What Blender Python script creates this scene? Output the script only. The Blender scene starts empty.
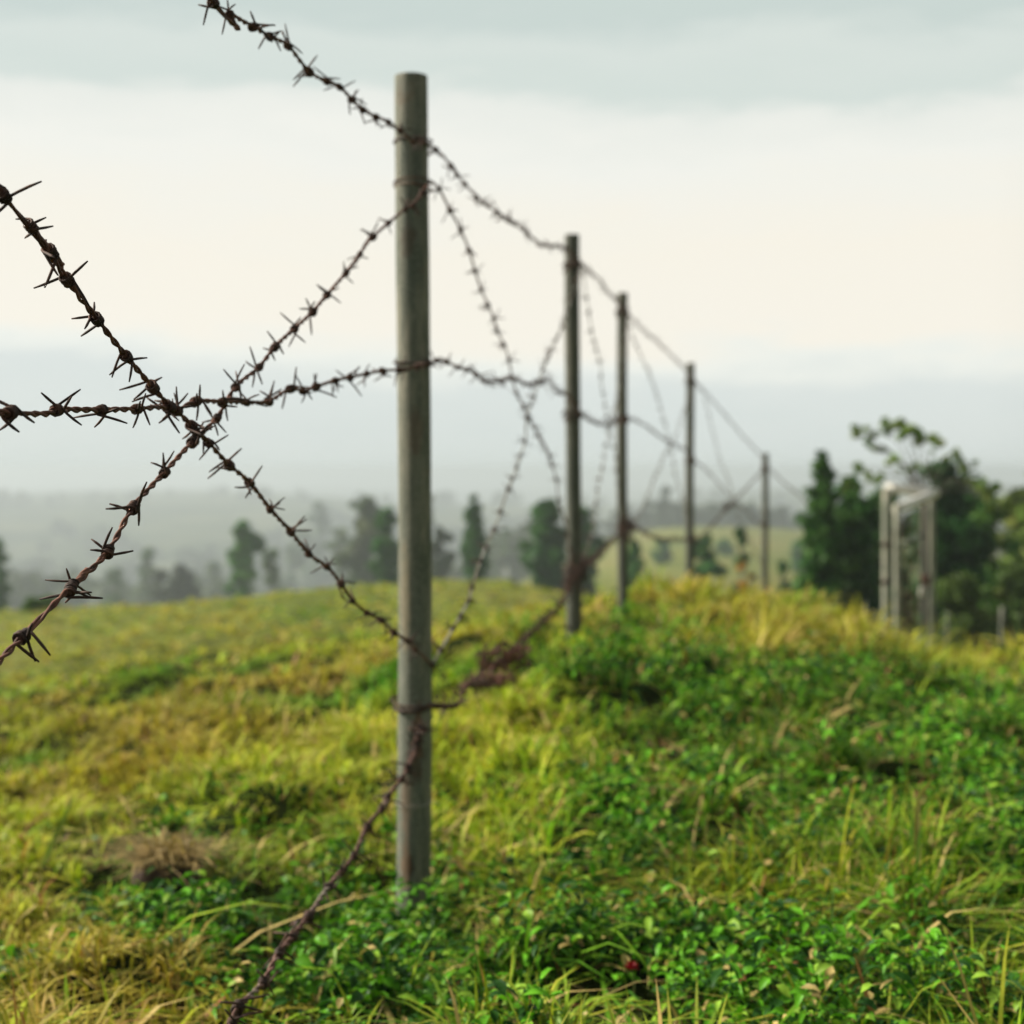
import bpy, math, random
import numpy as np
from mathutils import Vector, Matrix

random.seed(7)
RNG = np.random.default_rng(11)
sc = bpy.context.scene
COL = sc.collection
R = math.radians
F, HY, CZ = 1400.0, 470.0, 0.98          # focal length in px, horizon row, eye height


# ------------------------------------------------------------------ helpers
def wpt(px, py, Y):
    return np.array([(px - 512) / F * Y, Y, CZ - (py - HY) / F * Y])


def link(o, parent=None):
    COL.objects.link(o)
    if parent is not None:
        o.parent = parent
    return o


def tag(o, label=None, cat=None, group=None, kind=None):
    if label: o['label'] = label
    if cat: o['category'] = cat
    if group: o['group'] = group
    if kind: o['kind'] = kind
    return o


def empty(name, loc, label=None, cat=None, group=None):
    o = bpy.data.objects.new(name, None)
    o.empty_display_size = 0.1
    o.location = loc
    link(o)
    return tag(o, label, cat, group)


def mesh_np(name, verts, faces_list, mat, parent=None, colors=None, smooth=True, loc=None):
    """verts (n,3); faces_list: list of int arrays (m,k)."""
    me = bpy.data.meshes.new(name)
    verts = np.asarray(verts, dtype=np.float32)
    me.vertices.add(len(verts))
    me.vertices.foreach_set('co', verts.ravel())
    loops = np.concatenate([f.ravel() for f in faces_list]).astype(np.int32)
    sizes = np.concatenate([np.full(len(f), f.shape[1]) for f in faces_list]).astype(np.int32)
    starts = np.concatenate([[0], np.cumsum(sizes)[:-1]]).astype(np.int32)
    me.loops.add(len(loops))
    me.loops.foreach_set('vertex_index', loops)
    me.polygons.add(len(sizes))
    me.polygons.foreach_set('loop_start', starts)
    me.polygons.foreach_set('loop_total', sizes)
    if smooth:
        me.polygons.foreach_set('use_smooth', sizes <= 4)
    me.update(calc_edges=True)
    if colors is not None:
        ca = me.color_attributes.new('tint', 'FLOAT_COLOR', 'POINT')
        c4 = np.ones((len(verts), 4), dtype=np.float32)
        c4[:, :3] = colors
        ca.data.foreach_set('color', c4.ravel())
    me.materials.append(mat)
    o = bpy.data.objects.new(name, me)
    if loc is not None:
        o.location = loc
    return link(o, parent)


class MB:
    """collects tubes and boxes into one mesh"""
    def __init__(self):
        self.v, self.f, self.n = [], [], 0

    def add(self, v, faces):
        for f in faces:
            self.f.append(np.asarray(f) + self.n)
        self.v.append(np.asarray(v, dtype=float))
        self.n += len(v)

    def tube(self, pts, rad, sides=6, caps=True, twist=0.0):
        pts = np.asarray(pts, dtype=float)
        n = len(pts)
        rad = np.broadcast_to(np.asarray(rad, dtype=float), (n,))
        T = np.gradient(pts, axis=0)
        T /= np.linalg.norm(T, axis=1)[:, None] + 1e-12
        up = np.array([0, 0, 1.0]) if abs(T[0][2]) < 0.9 else np.array([1.0, 0, 0])
        N = np.cross(T[0], up); N /= np.linalg.norm(N)
        rings = []
        ang = np.linspace(0, 2 * math.pi, sides, endpoint=False)
        for i in range(n):
            N = N - T[i] * np.dot(N, T[i]); N /= np.linalg.norm(N) + 1e-12
            B = np.cross(T[i], N)
            rings.append(pts[i] + rad[i] * (np.cos(ang)[:, None] * N + np.sin(ang)[:, None] * B))
        v = np.concatenate(rings)
        i0 = (np.arange(n - 1)[:, None] * sides + np.arange(sides)[None, :]).ravel()
        i1 = (np.arange(n - 1)[:, None] * sides + (np.arange(sides)[None, :] + 1) % sides).ravel()
        q = np.stack([i0, i1, i1 + sides, i0 + sides], axis=1)
        fs = [q]
        if caps:
            fs.append(np.arange(sides)[::-1][None, :])
            fs.append((np.arange(sides) + (n - 1) * sides)[None, :])
        self.add(v, fs)

    def build(self, name, mat, parent=None, **k):
        groups = {}
        for f in self.f:
            groups.setdefault(f.shape[1], []).append(f)
        return mesh_np(name, np.concatenate(self.v), [np.concatenate(g) for g in groups.values()], mat, parent, **k)


def catmull(P, step):
    P = np.asarray(P, dtype=float)
    Q = np.vstack([2 * P[0] - P[1], P, 2 * P[-1] - P[-2]])
    out = []
    for i in range(1, len(Q) - 2):
        p0, p1, p2, p3 = Q[i - 1], Q[i], Q[i + 1], Q[i + 2]
        m = max(2, int(np.linalg.norm(p2 - p1) / step))
        t = (np.arange(m) / m)[:, None]
        out.append(0.5 * ((2 * p1) + (-p0 + p2) * t + (2 * p0 - 5 * p1 + 4 * p2 - p3) * t ** 2
                          + (-p0 + 3 * p1 - 3 * p2 + p3) * t ** 3))
    out.append(P[-1:])
    return np.vstack(out)


def hash2(ix, iy, seed):
    h = (ix.astype(np.int64) * 374761393 + iy.astype(np.int64) * 668265263 + seed * 144269504) & 0x7fffffff
    h = ((h ^ (h >> 13)) * 1274126177) & 0x7fffffff
    return ((h ^ (h >> 16)) & 0xffff) / 65535.0


def vnoise(x, y, scale, seed=0):
    x = np.asarray(x) * scale; y = np.asarray(y) * scale
    ix = np.floor(x); iy = np.floor(y)
    fx = x - ix; fy = y - iy
    fx = fx * fx * (3 - 2 * fx); fy = fy * fy * (3 - 2 * fy)
    a = hash2(ix, iy, seed); b = hash2(ix + 1, iy, seed)
    c = hash2(ix, iy + 1, seed); d = hash2(ix + 1, iy + 1, seed)
    return (a * (1 - fx) + b * fx) * (1 - fy) + (c * (1 - fx) + d * fx) * fy


# ------------------------------------------------------------------ materials
def new_mat(name):
    m = bpy.data.materials.new(name)
    m.use_nodes = True
    nt = m.node_tree
    b = nt.nodes['Principled BSDF']
    return m, nt, b


def N(nt, typ, **k):
    n = nt.nodes.new(typ)
    for a, v in k.items():
        setattr(n, a, v)
    return n


def mix(nt, fac, a, b, blend='MIX'):
    n = N(nt, 'ShaderNodeMix', data_type='RGBA', blend_type=blend)
    for s, v in ((0, fac), (6, a), (7, b)):
        if isinstance(v, (int, float)):
            n.inputs[s].default_value = v
        elif isinstance(v, (tuple, list)):
            n.inputs[s].default_value = (*v, 1) if len(v) == 3 else v
        else:
            nt.links.new(v, n.inputs[s])
    return n.outputs[2]


def ramp(nt, src, stops, interp='LINEAR'):
    n = N(nt, 'ShaderNodeValToRGB')
    cr = n.color_ramp
    cr.interpolation = interp
    while len(cr.elements) < len(stops):
        cr.elements.new(0.5)
    for e, (p, c) in zip(cr.elements, stops):
        e.position = p
        e.color = (*c, 1) if isinstance(c, (tuple, list)) else (c, c, c, 1)
    nt.links.new(src, n.inputs[0])
    return n.outputs[0]


def noise(nt, vec, scale, detail=4, rough=0.6, dist=0.0):
    n = N(nt, 'ShaderNodeTexNoise')
    n.inputs['Scale'].default_value = scale
    n.inputs['Detail'].default_value = detail
    n.inputs['Roughness'].default_value = rough
    n.inputs['Distortion'].default_value = dist
    if vec is not None:
        nt.links.new(vec, n.inputs['Vector'])
    return n.outputs['Fac']


def mapping(nt, scale, loc=(0, 0, 0), coord='Object'):
    t = N(nt, 'ShaderNodeTexCoord')
    m = N(nt, 'ShaderNodeMapping')
    m.inputs['Scale'].default_value = scale
    m.inputs['Location'].default_value = loc
    nt.links.new(t.outputs[coord], m.inputs['Vector'])
    return m.outputs[0]


def bump(nt, b, h, strength, distance):
    n = N(nt, 'ShaderNodeBump')
    n.inputs['Strength'].default_value = strength
    n.inputs['Distance'].default_value = distance
    nt.links.new(h, n.inputs['Height'])
    nt.links.new(n.outputs[0], b.inputs['Normal'])


def rust_wire(name, dark, mid, light, patch=(0.3, 0.27, 0.22), pf=0.62):
    m, nt, b = new_mat(name)
    v = mapping(nt, (1, 1, 1), coord='Object')
    n1 = noise(nt, v, 60, 5)
    n2 = noise(nt, v, 9, 3)
    c = ramp(nt, n1, [(0.3, dark), (0.5, mid), (0.72, light)])
    f = ramp(nt, n2, [(pf, 0.0), (pf + 0.12, 0.7)])
    c = mix(nt, f, c, patch)
    nt.links.new(c, b.inputs['Base Color'])
    b.inputs['Roughness'].default_value = 0.75
    b.inputs['Metallic'].default_value = 0.15
    bump(nt, b, n1, 0.6, 0.0006)
    return m


M_WIRE = rust_wire('rusted_wire', (0.040, 0.018, 0.012), (0.13, 0.052, 0.032), (0.28, 0.12, 0.07))
M_BARB = rust_wire('dark_barb', (0.018, 0.011, 0.009), (0.050, 0.026, 0.018), (0.15, 0.07, 0.045), pf=0.7)
M_WIRE_RED = rust_wire('red_rust_wire', (0.06, 0.03, 0.02), (0.13, 0.06, 0.045), (0.24, 0.13, 0.09), pf=0.55)
M_WIRE_GREY = rust_wire('weathered_grey_wire', (0.12, 0.10, 0.07), (0.22, 0.19, 0.14), (0.36, 0.34, 0.29), pf=0.45,
                        patch=(0.42, 0.42, 0.38))


def post_mat(name, tone=1.0, marks=None):
    m, nt, b = new_mat(name)
    tc = N(nt, 'ShaderNodeTexCoord')
    obj = tc.outputs['Object']
    st = N(nt, 'ShaderNodeMapping'); st.inputs['Scale'].default_value = (1, 1, 0.12)
    nt.links.new(obj, st.inputs['Vector'])
    streak = noise(nt, st.outputs[0], 60, 5, 0.65)
    big = noise(nt, st.outputs[0], 14, 4, 0.6, 0.3)
    fine = noise(nt, obj, 180, 6, 0.7)
    g = lambda c: tuple(x * tone for x in c)
    c = ramp(nt, big, [(0.25, g((0.09, 0.115, 0.085))), (0.42, g((0.20, 0.215, 0.165))), (0.55, g((0.34, 0.32, 0.24))), (0.75, g((0.44, 0.43, 0.36)))])
    c = mix(nt, ramp(nt, streak, [(0.42, 0.0), (0.56, 0.75)]), c, g((0.10, 0.125, 0.09)))
    c = mix(nt, ramp(nt, fine, [(0.5, 0.0), (0.68, 0.6)]), c, g((0.50, 0.47, 0.40)))
    rustn = noise(nt, obj, 8, 5, 0.7, 0.5)
    c = mix(nt, ramp(nt, rustn, [(0.62, 0.0), (0.72, 0.45)]), c, (0.19, 0.10, 0.055))
    if marks:
        sep = N(nt, 'ShaderNodeSeparateXYZ'); nt.links.new(obj, sep.inputs[0])
        for (x, z, rx, rz, colr, amt) in marks:
            vm = N(nt, 'ShaderNodeVectorMath', operation='MULTIPLY_ADD')
            vm.inputs[1].default_value = (1 / rx, 0.0, 1 / rz)
            vm.inputs[2].default_value = (-x / rx, 0.0, -z / rz)
            nt.links.new(obj, vm.inputs[0])
            ln = N(nt, 'ShaderNodeVectorMath', operation='LENGTH'); nt.links.new(vm.outputs[0], ln.inputs[0])
            ad = N(nt, 'ShaderNodeMath', operation='ADD'); nt.links.new(ln.outputs['Value'], ad.inputs[0])
            sc_ = N(nt, 'ShaderNodeMath', operation='MULTIPLY_ADD'); nt.links.new(noise(nt, obj, 45, 4), sc_.inputs[0])
            sc_.inputs[1].default_value = 1.3; sc_.inputs[2].default_value = -0.65
            nt.links.new(sc_.outputs[0], ad.inputs[1])
            c = mix(nt, ramp(nt, ad.outputs[0], [(0.55, amt), (1.0, 0.0)]), c, colr)
    nt.links.new(c, b.inputs['Base Color'])
    b.inputs['Roughness'].default_value = 0.8
    bump(nt, b, mix(nt, 0.5, streak, fine), 0.9, 0.004)
    return m


def leaf_mat(name, transl=0.35, rough=0.55, hue_noise=0.0):
    m, nt, b = new_mat(name)
    a = N(nt, 'ShaderNodeVertexColor'); a.layer_name = 'tint'
    n1 = noise(nt, mapping(nt, (1, 1, 1)), 35, 2)
    c = mix(nt, 1.0, a.outputs[0], ramp(nt, n1, [(0.3, (0.75, 0.8, 0.7)), (0.7, (1.2, 1.15, 1.1))]), 'MULTIPLY')
    nt.links.new(c, b.inputs['Base Color'])
    b.inputs['Roughness'].default_value = rough
    b.inputs['Specular IOR Level'].default_value = 0.12
    tr = N(nt, 'ShaderNodeBsdfTranslucent')
    nt.links.new(mix(nt, 1.0, c, (1.15, 1.25, 0.6), 'MULTIPLY'), tr.inputs['Color'])
    ms = N(nt, 'ShaderNodeMixShader'); ms.inputs[0].default_value = transl
    nt.links.new(b.outputs[0], ms.inputs[1]); nt.links.new(tr.outputs[0], ms.inputs[2])
    nt.links.new(ms.outputs[0], nt.nodes['Material Output'].inputs['Surface'])
    return m


M_GRASS = leaf_mat('grass_blade_material', 0.27)
M_LEAF = leaf_mat('tree_leaf_material', 0.25, 0.5)
M_WEED = leaf_mat('weed_leaf_material', 0.2, 0.45)


def bark_mat():
    m, nt, b = new_mat('bark')
    n1 = noise(nt, mapping(nt, (1, 1, 0.2)), 20, 4)
    nt.links.new(ramp(nt, n1, [(0.3, (0.05, 0.04, 0.03)), (0.7, (0.16, 0.14, 0.11))]), b.inputs['Base Color'])
    b.inputs['Roughness'].default_value = 0.9
    bump(nt, b, n1, 0.5, 0.01)
    return m


M_BARK = bark_mat()


# ------------------------------------------------------------------ terrain
CTRL = [  # px column, distance, metres below the eye
    (-300, 0.8, .99), (512, 0.8, .98), (1300, 0.8, .97),
    (-300, 2.3, 1.0), (0, 2.3, .97), (512, 2.3, .96), (1024, 2.3, .93), (1300, 2.3, .93),
    (-300, 3.24, 1.1), (0, 3.24, 1.03), (413, 3.24, 1.04), (700, 3.24, .93), (1024, 3.24, .93), (1300, 3.24, .96),
    (0, 4.5, 1.14), (413, 4.5, .97), (700, 4.5, .86), (1024, 4.5, .97), (1300, 4.5, 1.05),
    (-300, 6.57, 1.5), (0, 6.57, 1.28), (300, 6.57, 1.02), (573, 6.57, .835), (750, 6.57, .865), (900, 6.57, .98), (1024, 6.57, 1.14), (1300, 6.57, 1.3),
    (0, 8.8, 1.5), (400, 8.8, 1.1), (622, 8.8, .89), (760, 8.8, .93), (900, 8.8, 1.22), (1024, 8.8, 1.36),
    (0, 10.5, 1.7), (400, 10.5, 1.3), (622, 10.5, 1.0), (700, 10.5, 1.01), (760, 10.5, 1.07), (830, 10.5, 1.07), (870, 10.5, 1.52), (940, 10.5, 1.53), (1024, 10.5, 1.47), (1300, 10.5, 1.8),
    (0, 13, 2.05), (400, 13, 1.58), (622, 13, 1.42), (760, 13, 1.36), (850, 13, 1.82), (930, 13, 2.02), (1024, 13, 2.04), (1300, 13, 2.4),
    (0, 18, 2.6), (400, 18, 2.12), (622, 18, 2.2), (760, 18, 2.2), (900, 18, 2.6), (1024, 18, 3.0),
    (-300, 35, 4.2), (0, 35, 3.6), (150, 35, 3.42), (300, 35, 3.08), (430, 35, 2.84), (500, 35, 2.84), (622, 35, 3.5), (760, 35, 5.0), (1024, 35, 6.0), (1300, 35, 7),
    (0, 50, 5.5), (300, 50, 4.9), (500, 50, 4.5), (622, 50, 5.2), (760, 50, 6.3), (1024, 50, 8),
    (-300, 90, 12), (0, 90, 10), (300, 90, 9.5), (500, 90, 8.5), (622, 90, 7.8), (700, 90, 7.3), (800, 90, 8), (1024, 90, 12), (1300, 90, 15),
    (0, 200, 24), (300, 200, 23), (500, 200, 19), (640, 200, 12.5), (760, 200, 11.8), (1024, 200, 18),
    (0, 350, 36), (500, 350, 30), (640, 350, 15.2), (760, 350, 14.5), (900, 350, 17), (1024, 350, 22), (1300, 350, 28),
    (0, 700, 50), (500, 700, 48), (760, 700, 44), (1024, 700, 45),
    (-300, 1250, 25), (60, 1250, 24), (250, 1250, 22), (500, 1250, 30), (760, 1250, 22), (1024, 1250, 14), (1300, 1250, 20),
    (-300, 1650, 62), (512, 1650, 62), (1300, 1650, 62),
    (-300, 2300, 60), (512, 2300, 58), (1300, 2300, 60),
    (-300, 3000, 40), (512, 3000, 40), (1300, 3000, 40),
]
_c = np.array(CTRL, dtype=float)
_ang = np.degrees(np.arctan((_c[:, 0] - 512) / F))
_v = np.log(_c[:, 1] / np.cos(np.radians(_ang)))
_cu, _cv, _cd = _ang / 22.0, _v * 0.75, np.arcsinh(_c[:, 2])


def _phi(r2):
    return 0.5 * r2 * np.log(r2 + 1e-12)


_n = len(_c)
_A = np.zeros((_n + 3, _n + 3))
_d2 = (_cu[:, None] - _cu) ** 2 + (_cv[:, None] - _cv) ** 2
_A[:_n, :_n] = _phi(_d2) + np.eye(_n) * 1e-4
_A[:_n, _n], _A[:_n, _n + 1], _A[:_n, _n + 2] = 1, _cu, _cv
_A[_n:, :_n] = _A[:_n, _n:].T
_w = np.linalg.solve(_A, np.concatenate([_cd, np.zeros(3)]))


def ground(x, y, rough=True):
    x = np.atleast_1d(np.asarray(x, dtype=float)); y = np.atleast_1d(np.asarray(y, dtype=float))
    r = np.hypot(x, y)
    a = np.degrees(np.arctan2(x, y))
    aa = np.abs(a)
    lim = np.where(aa < 28, aa, np.where(aa < 90, 28.0, 28.0 * np.clip(1 - (aa - 90) / 90, 0, 1)))
    u = np.sign(a) * lim / 22.0
    v = np.log(np.clip(r, 0.8, 3000)) * 0.75
    out = np.zeros_like(u)
    for s in range(0, len(u), 20000):
        e = s + 20000
        d2 = (u[s:e, None] - _cu) ** 2 + (v[s:e, None] - _cv) ** 2
        out[s:e] = _phi(d2) @ _w[:_n] + _w[_n] + _w[_n + 1] * u[s:e] + _w[_n + 2] * v[s:e]
    z = CZ - np.sinh(out)
    if rough:
        near = np.clip((r - 0.5) / 1.5, 0, 1)
        z = z + near * ((vnoise(x, y, 1.6, 3) - 0.5) * 0.13 + (vnoise(x, y, 4.2, 4) - 0.5) * 0.13
                        + (vnoise(x, y, 11, 5) - 0.5) * 0.03 + (vnoise(x, y, 6.5, 63) - 0.5) * 0.07) * np.clip(60 / (r + 20), 0, 1)
        z = z + (vnoise(x, y, 0.12, 8) - 0.5) * 0.05 * np.clip(r, 0, 20)/10 * (r > 0)*np.clip((r-20)/30,0,1)
    return z


def gz(x, y):
    return float(ground(x, y)[0])


def build_ground():
    ang = np.concatenate([np.arange(-180, -36, 4.0), np.arange(-36, 36, 0.22), np.arange(36, 180, 4.0)])
    rad = np.exp(np.arange(math.log(0.5), math.log(3000), 0.017))
    A, Rr = np.meshgrid(np.radians(ang), rad)
    X = Rr * np.sin(A); Y = Rr * np.cos(A)
    Z = ground(X.ravel(), Y.ravel())
    v = np.stack([X.ravel(), Y.ravel(), Z], axis=1)
    na, nr = len(ang), len(rad)
    i = np.arange(nr - 1)[:, None] * na; j = np.arange(na)[None, :]; j2 = (j + 1) % na
    q = np.stack([(i + j).ravel(), (i + j2).ravel(), (i + na + j2).ravel(), (i + na + j).ravel()], axis=1)
    v = np.vstack([v, [[0, 0, float(Z[:na].mean())]]])
    ce = len(v) - 1
    t = np.stack([np.arange(na), np.full(na, ce), (np.arange(na) + 1) % na], axis=1)
    m, nt, b = new_mat('ground_material')
    ob = mapping(nt, (1, 1, 1))
    n1 = noise(nt, ob, 3.0, 6); n2 = noise(nt, mapping(nt, (1, .35, 1)), 0.09, 7, .7); n3 = noise(nt, ob, 0.02, 5, 0.65)
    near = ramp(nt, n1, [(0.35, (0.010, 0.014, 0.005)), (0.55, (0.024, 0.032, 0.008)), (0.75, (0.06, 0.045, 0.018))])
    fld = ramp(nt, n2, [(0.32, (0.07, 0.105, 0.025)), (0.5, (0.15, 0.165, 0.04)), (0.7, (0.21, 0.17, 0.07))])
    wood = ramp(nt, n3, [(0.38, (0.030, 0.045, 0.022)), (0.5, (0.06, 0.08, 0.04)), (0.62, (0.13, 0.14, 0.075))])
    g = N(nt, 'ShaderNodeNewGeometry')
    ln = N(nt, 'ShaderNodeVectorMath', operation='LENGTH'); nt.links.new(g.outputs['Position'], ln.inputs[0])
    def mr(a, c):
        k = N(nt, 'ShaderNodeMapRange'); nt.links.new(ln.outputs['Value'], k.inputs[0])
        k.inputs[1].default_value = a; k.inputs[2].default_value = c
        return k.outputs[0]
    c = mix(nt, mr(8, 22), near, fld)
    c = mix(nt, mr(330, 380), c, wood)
    nt.links.new(c, b.inputs['Base Color'])
    b.inputs['Roughness'].default_value = 0.95
    b.inputs['Specular IOR Level'].default_value = 0.0
    bump(nt, b, n1, 0.6, 0.03)
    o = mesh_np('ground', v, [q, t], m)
    tag(o, kind='structure')


build_ground()

# ------------------------------------------------------------------ posts
POST = [  # px column, distance, top row, radius
    (413, 3.24, 77, .0382), (573, 6.57, 235, .0350), (622.5, 8.8, 293, .0330),
    (690, 11.8, 363, .0350), (765, 16.0, 453, .0370), (825, 24.0, 512, .036)]
PP = [wpt(p[0], HY, p[1])[:2] for p in POST]
P0 = PP[0] - (PP[1] - PP[0]) * 1.0
NODES = [P0] + PP            # fence line, post 0 outside the frame
OFF = []
for k in range(len(NODES)):
    d = NODES[min(k + 1, len(NODES) - 1)] - NODES[max(k - 1, 0)]
    d = d / np.linalg.norm(d)
    OFF.append(NODES[k] + np.array([d[1], -d[0]]) * 0.043)
OFFPX = [-1e9] + [512 + F * o[0] / o[1] for o in OFF[1:]]


def fence_pt(px, py, push=0.0):
    k = 0
    while k < len(OFF) - 2 and px > OFFPX[k + 1]:
        k += 1
    a, b = OFF[k], OFF[k + 1]
    s = (px - 512) / F
    d = b - a
    # a + t d = (s*Y, Y)
    t = (s * a[1] - a[0]) / (d[0] - s * d[1])
    Y = a[1] + t * d[1]
    return wpt(px, py, Y)


POST_LABELS = [
    'nearest tall grey weathered round fence post with a rusty wire ring low on it',
    'second fence post from the camera, with a dark wire snarl round its foot',
    'third fence post along the line, thin, its foot hidden in the weeds of the mound',
    'fourth fence post along the line, thin, beyond the mound crest, below the third',
    'fifth and shortest looking fence post, in the gap left of the dark conical tree',
    'last fence post of the line, down the slope behind the dark conical tree',
]
M_POST = post_mat('weathered_post_near', 0.72, marks=[
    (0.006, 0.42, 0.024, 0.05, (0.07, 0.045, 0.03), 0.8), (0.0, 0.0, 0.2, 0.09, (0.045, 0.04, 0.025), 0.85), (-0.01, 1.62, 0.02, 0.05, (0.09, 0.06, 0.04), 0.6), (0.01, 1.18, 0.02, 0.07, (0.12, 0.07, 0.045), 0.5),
    (-0.004, 0.185, 0.010, 0.032, (0.02, 0.013, 0.01), 0.97),
    (-0.014, 0.19, 0.014, 0.07, (0.24, 0.125, 0.065), 0.6),
    (-0.014, 0.33, 0.014, 0.09, (0.25, 0.15, 0.09), 0.5), (0.015, 0.50, 0.012, 0.08, (0.16, 0.07, 0.04), .7),
    (-0.015, 0.80, 0.015, 0.16, (0.36, 0.28, 0.17), 0.45)])
M_POST_FAR = post_mat('weathered_post_far', 0.40)
M_WIRE_DK = M_WIRE
post_objs = []
for k, (px, Y, top, rad) in enumerate(POST):
    x, y = PP[k]
    g0 = gz(x, y)
    zt = CZ - (top - HY) / F * Y
    e = empty('fence_post', (x, y, g0), POST_LABELS[k], 'fence post', 'round posts carrying the barbed wire')
    mb = MB()
    H = zt - g0
    zs = np.concatenate([[-0.35], np.linspace(0, H - 0.004, 26), [H]])
    pts = np.stack([0.005 * np.sin(zs * 2.1 + k), 0.003 * np.cos(zs * 1.7 + k), zs], axis=1)
    rr = rad * (1 + 0.012 * np.sin(zs * 5 + k) + 0.008 * np.sin(zs * 17 + k * 2)) * (1 + 0.03 * (1 - zs / max(H, 1)))
    rr[-1] = rr[-2]
    mb.tube(pts, rr, 32)
    mb.build('shaft', M_POST if k == 0 else M_POST_FAR, e)
    post_objs.append((e, x, y, g0, rad))


def ring(k, py, turns, mat, wr=0.0022, spread=0.012, name='tie_wire'):
    e, x, y, g0, rad = post_objs[k]
    Y = POST[k][1]
    z = CZ - (py - HY) / F * Y - g0
    n = int(28 * turns)
    t = np.linspace(0, 2 * math.pi * turns, n)
    rr = rad * 1.035 + wr * 0.9 + 0.0006 * np.sin(t * 3)
    q = random.Random(int(py) + k); tl = q.uniform(-.12, .12) * rad; t2 = t + q.uniform(0, 6)
    rr = rr + np.clip(np.sin(t * 2.3 + q.uniform(0, 6)), 0, 1) * wr * 2.2
    pts = np.stack([rr * np.cos(t2), rr * np.sin(t2), z + np.interp(np.linspace(0, 1, n), [0, .2, .45, .7, 1], [q.uniform(-.6, .6) for _ in range(5)]) * spread * 1.6 + tl * 3 * np.sin(t2)], axis=1)
    pts = np.vstack([pts, pts[-1] + (pts[-1] - pts[-2]) * 2.5 + [0, 0, -.004], pts[-1] + (pts[-1] - pts[-2]) * 4 + [0, 0, -.012]])
    mb = MB(); mb.tube(pts, wr, 6)
    return mb.build(name, mat, e)


ring(0, 704, 3.0, M_BARB, 0.0024, 0.013)
ring(0, 800, 1.0, M_WIRE_GREY, 0.0013, 0.002)
ring(0, 141, 2.1, M_BARB, 0.002, 0.01)
ring(0, 186, 2.4, M_WIRE, 0.0018, 0.012)
ring(0, 363, 2.0, M_BARB, 0.002, 0.01)
for k, pys in ((1, (266, 414, 572)), (2, (314, 421, 530)), (3, (382, 459, 540)), (4, (468, 524)), (5, (520,))):
    for py in pys:
        ring(k, py, 3.2, M_BARB, 0.004, 0.035)

# ------------------------------------------------------------------ barbed wire
def barb_mesh(seed, mat, name='barb'):
    rg = random.Random(seed)
    mb = MB()
    wr = 0.0015
    for s in (-1, 1):
        turns = rg.uniform(1.6, 2.2)
        n = 20
        t = np.linspace(0, turns * 2 * math.pi, n)
        ph = rg.uniform(0, 6.28)
        rad = 0.0050 + rg.uniform(-0.0004, 0.0008)
        z = s * 0.0030 + np.linspace(-0.0030, 0.0030, n)
        coil = np.stack([rad * np.cos(t + ph), rad * np.sin(t + ph), z], axis=1)
        L1, L2 = rg.uniform(0.016, 0.033), rg.uniform(0.018, 0.033)
        def tail(p, tang, L):
            d = tang + np.array([rg.uniform(-.35, .35), rg.uniform(-.35, .35), rg.uniform(-.55, .55)])
            d /= np.linalg.norm(d)
            side = np.cross(d, [0, 0, 1]) * rg.uniform(-.004, .004)
            return [p + d * L * f + side * f * f for f in (0.3, 0.65, 1.0)]
        t0 = coil[0] - coil[1]; t0 /= np.linalg.norm(t0)
        t1 = coil[-1] - coil[-2]; t1 /= np.linalg.norm(t1)
        a = tail(coil[0], t0, L1)[::-1]; c = tail(coil[-1], t1, L2)
        pts = np.vstack([a, coil, c])
        r = np.full(len(pts), wr); r[0] = r[-1] = wr * 0.55
        mb.tube(pts, r, 5)
    # a lump of rust and dirt in the coil
    n = 7
    zz = np.linspace(-0.007, 0.007, n)
    mb.tube(np.stack([0 * zz, 0 * zz, zz], axis=1), 0.0043 * np.sqrt(np.clip(1 - (zz / 0.0078) ** 2, 0.05, 1)), 6)
    return mb


BARBS = []
for s in range(14):
    o = barb_mesh(100 + s, M_BARB).build('barb', M_BARB)
    BARBS.append(o.data)
    BV = None
    bpy.data.objects.remove(o)
BARB_V = []
for me in BARBS:
    a = np.zeros(len(me.vertices) * 3, dtype=np.float32); me.vertices.foreach_get('co', a)
    fs = {}
    for p in me.polygons:
        fs.setdefault(len(p.vertices), []).append(list(p.vertices))
    BARB_V.append((a.reshape(-1, 3), [np.array(v) for v in fs.values()]))


def frame_at(P, i, rg):
    t = P[min(i + 1, len(P) - 1)] - P[max(i - 1, 0)]
    t = Vector(t).normalized()
    q = t.to_track_quat('Z', 'Y')
    return (Matrix.Translation(Vector(P[i])) @ q.to_matrix().to_4x4() @ Matrix.Rotation(rg.uniform(0, 6.28), 4, 'Z')
            @ Matrix.Rotation(rg.uniform(-.3, .3), 4, 'X'))


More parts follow.
